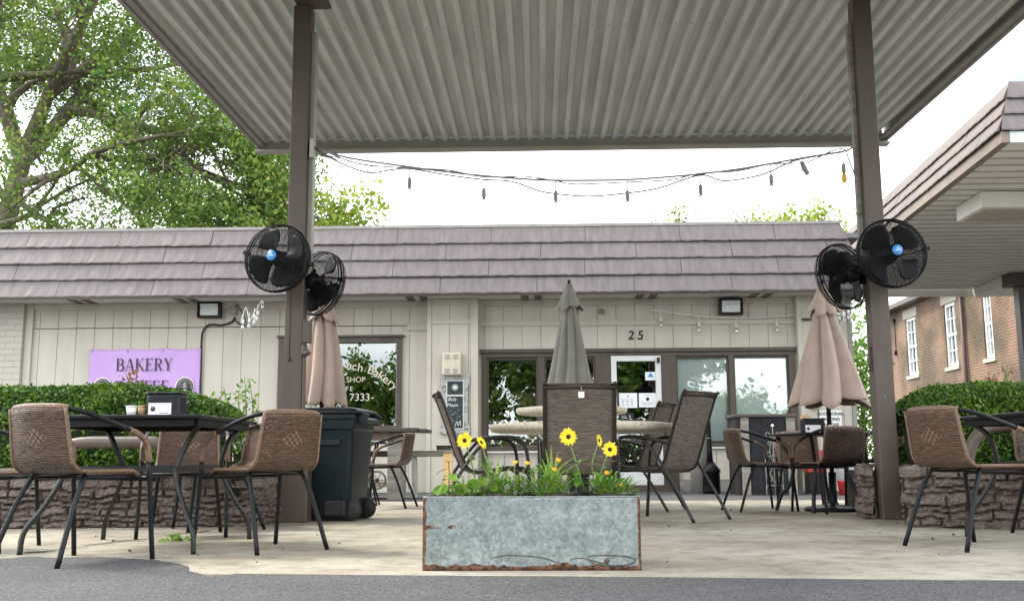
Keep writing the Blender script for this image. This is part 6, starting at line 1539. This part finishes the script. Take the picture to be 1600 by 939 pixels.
# black slate cabinet
CY = 14.6
q0, q1 = P(1150, 700, CY).x, P(1244, 700, CY).x; cw = q1 - q0; cbz = P(1200, 647, CY).z + .03
cbn = thing('slate_cabinet', 'black slate-clad cabinet with weathered wood corners by the right windows', 'cabinet', ((q0 + q1) / 2, CY, -.03))
mb = MB(); mb.box(-cw / 2 + .005, .002, 0, cw / 2 - .005, .6, cbz - .04); mb.build('carcass', M['ink'], cbn)
mb = MB(); 
for i in range(3):
    for j in range(3):
        pw = (cw - .34) / 3; ph_ = (cbz - .08) / 3; mb.box(-cw / 2 + .20 + i * pw + .003, -.008, .03 + j * ph_ + .003, -cw / 2 + .20 + (i + 1) * pw - .003, .0, .03 + (j + 1) * ph_ - .003)
mb.build('slate_tiles', M['slate'], cbn, bev=.002)
mb = MB(); mb.box(-cw / 2 + .07, -.03, 0, -cw / 2 + .185, -.001, cbz - .045); mb.build('corner_board', M['umwood'], cbn, bev=.004); mb = MB(); mb.box(cw / 2 - .13, -.03, 0, cw / 2 - .01, -.001, cbz - .045); mb.build('corner_board', M['umwood'], cbn, bev=.004)
mb = MB(); mb.box(-cw / 2 - .03, -.06, cbz - .04, cw / 2 + .02, .62, cbz); mb.build('top_board', M['darkwood'], cbn, bev=.006)
# scrolled iron trellis
q = P(1211, 760, 13.9); st = thing('iron_trellis', 'rusty scrolled iron panel leaning before the black cabinet', 'trellis', (q.x, 13.9, -.03)); mb = MB(); H_ = P(1211, 664, 13.9).z + .03
def spiral(cx, cz_, r, s_, a0, turns=1.3): return [(cx + s_ * r * (1 - k / 22) * math.cos(a0 + turns * 2 * PI * k / 22), 0, cz_ + r * (1 - k / 22) * math.sin(a0 + turns * 2 * PI * k / 22)) for k in range(20)]
for s_ in (-1, 1):
    mb.tube([(s_ * .11, 0, .15), (s_ * .11, 0, H_ * .55)], .006, 5); 
    for (cx, cz_, r, a0) in ((.06, H_ - .12, .055, PI), (.055, H_ * .6, .05, PI), (.05, H_ * .42, .05, 0), (.06, .24, .055, 0), (.05, H_ * .75, .035, PI)): mb.tube(spiral(s_ * cx, cz_, r, s_, a0), .005, 5)
    mb.tube(arc([(0, 0, H_ - .1), (s_ * .05, 0, H_ * .62), (0, 0, H_ * .45), (s_ * .06, 0, .3), (0, 0, .18)], 5), .005, 5)
mb.tube([(-.11, 0, .15), (.11, 0, .15)], .006, 5); mb.tube([(0, 0, 0.0), (0, 0, H_ - .02)], .006, 5); mb.tube([(-.11, 0, .0), (-.11, 0, .15)], .006, 5); mb.tube([(.11, 0, 0), (.11, 0, .15)], .006, 5)
mb.build('scrollwork', M['umwood'], st); mb = MB(); mb.lathe([(.004, 0), (.02, .012), (.022, .024), (.012, .04), (.002, .044)], (0, 0, H_ - .03), 12); mb.build('finial', M['chalk'], st)
# ash receptacle
q = G(1111, 771, -.03); ah = P(1111, 655, q.y).z + .03
t = thing('ash_receptacle', 'black smokers ash receptacle with long neck before the blinds window', 'ash bin', (q.x, q.y, -.03))
mb = MB(); k_ = q.y / 1600; mb.lathe([(15 * k_, 0), (15 * k_, .05), (14.5 * k_, .30), (16 * k_, .31), (16 * k_, .34), (5.5 * k_, .46)], (0, 0, 0), 8); mb.build('base', M['black'], t)
mb = MB(); mb.lathe([(5.2 * k_, .45), (4 * k_, .62), (3.2 * k_, ah * .8), (3.1 * k_, ah - .03), (2 * k_, ah)], (0, 0, 0), 14); mb.build('neck', M['black'], t); mb = MB(); mb.lathe([(3.9 * k_, ah * .74), (3.9 * k_, ah * .74 + .012)], (0, 0, 0), 14, cap=False); mb.build('band', M['grey'], t)
# galvanised can with domed lid
q = G(1073, 766, -.03); t = thing('domed_can', 'grey metal waste can with domed silver lid beside the door', 'waste bin', (q.x, 15.4, -.03)); k_ = 15.4 / 1600; hl = P(1073, 641, 15.4).z + .03; ht_ = P(1073, 622, 15.4).z + .03
mb = MB(); mb.lathe([(15 * k_, 0), (15 * k_, hl - .42), (12 * k_, hl)], (0, 0, 0), 24); mb.build('body', M['greyp'], t); mb = MB(); mb.lathe([(12 * k_, hl), (12 * k_, hl + .02), (10 * k_, hl + .08), (5 * k_, hl + .12), (1.6 * k_, hl + .13), (1.4 * k_, ht_ - .02), (.4 * k_, ht_)], (0, 0, 0), 24); mb.build('domed_lid', M['grey'], t)
# bucket
q = G(1318, 772, -.03); t = thing('plastic_bucket', 'red and white bucket on the ground behind the umbrella table', 'bucket', (q.x, q.y - .3, -.03)); mb = MB(); mb.lathe([(.14, 0), (.16, .18), (.165, .20)], (0, 0, 0), 24); mb.build('lower_band', M['red'], t); mb = MB(); mb.lathe([(.163, .2005), (.175, .38), (.185, .385), (.185, .40)], (0, 0, 0), 24); mb.build('upper_band', M['paper'], t)
mb = MB(); mb.tube(arc([(-.18, 0, .37), (-.12, -.12, .30), (0, -.19, .26), (.12, -.12, .30), (.18, 0, .37)], 5), .004, 5); mb.build('handle', M['grey'], t)
q = P(1300, 735, 14.3); t = thing('red_crate', 'dark red crate behind the umbrella pole', 'crate', (q.x, 15.2, -.03)); mb = MB(); mb.box(-.14, -.15, .3, .14, .15, .62); mb.build('crate_body', M['red'], t, bev=.01); mb = MB(); mb.box(-.12, -.13, 0, .12, .13, .299); mb.build('lower_box', M['ink'], t, bev=.01)
# brown pipe guards beside the hedges
def pipe_guard(label, pts):
    t = thing('pipe_guard', label, 'guard rail', tuple(pts[0])); o0 = Vector(pts[0]); mb = MB(); mb.tube(arc([Vector(p) - o0 for p in pts], 6), .042, 12); mb.build('bent_pipe', M['brown'], t)
    for e_ in (pts[0], pts[-1]): mb = MB(); c_ = Vector(e_) - o0; mb.lathe([(.08, 0), (.08, .015), (.045, .02)], (c_.x, c_.y, c_.z), 16); mb.build('floor_flange', M['brown'], t)
gz = P(190, 691, 7.25).z
pipe_guard('brown bent pipe guard in front of the left hedge', [(P(95, 700, 7.25).x, 7.25, .40), (P(95, 700, 7.25).x, 7.25, gz - .12), (P(115, 700, 7.25).x, 7.25, gz - .01), (P(190, 700, 7.25).x, 7.25, gz), (P(248, 700, 7.25).x, 7.25, gz - .01), (P(262, 700, 7.25).x, 7.25, gz - .12), (P(262, 700, 7.25).x, 7.25, .40)])
pipe_guard('brown bent pipe guard in front of the right hedge', [(P(1515, 745, 7.35).x, 7.35, .40), (P(1517, 745, 7.35).x, 7.35, .50), (P(1535, 745, 7.35).x, 7.35, .64), (P(1570, 690, 7.35).x, 7.35, .70), (P(1700, 690, 7.35).x, 7.35, .70), (P(1740, 690, 7.35).x, 7.35, .60), (P(1745, 690, 7.35).x, 7.35, .40)])
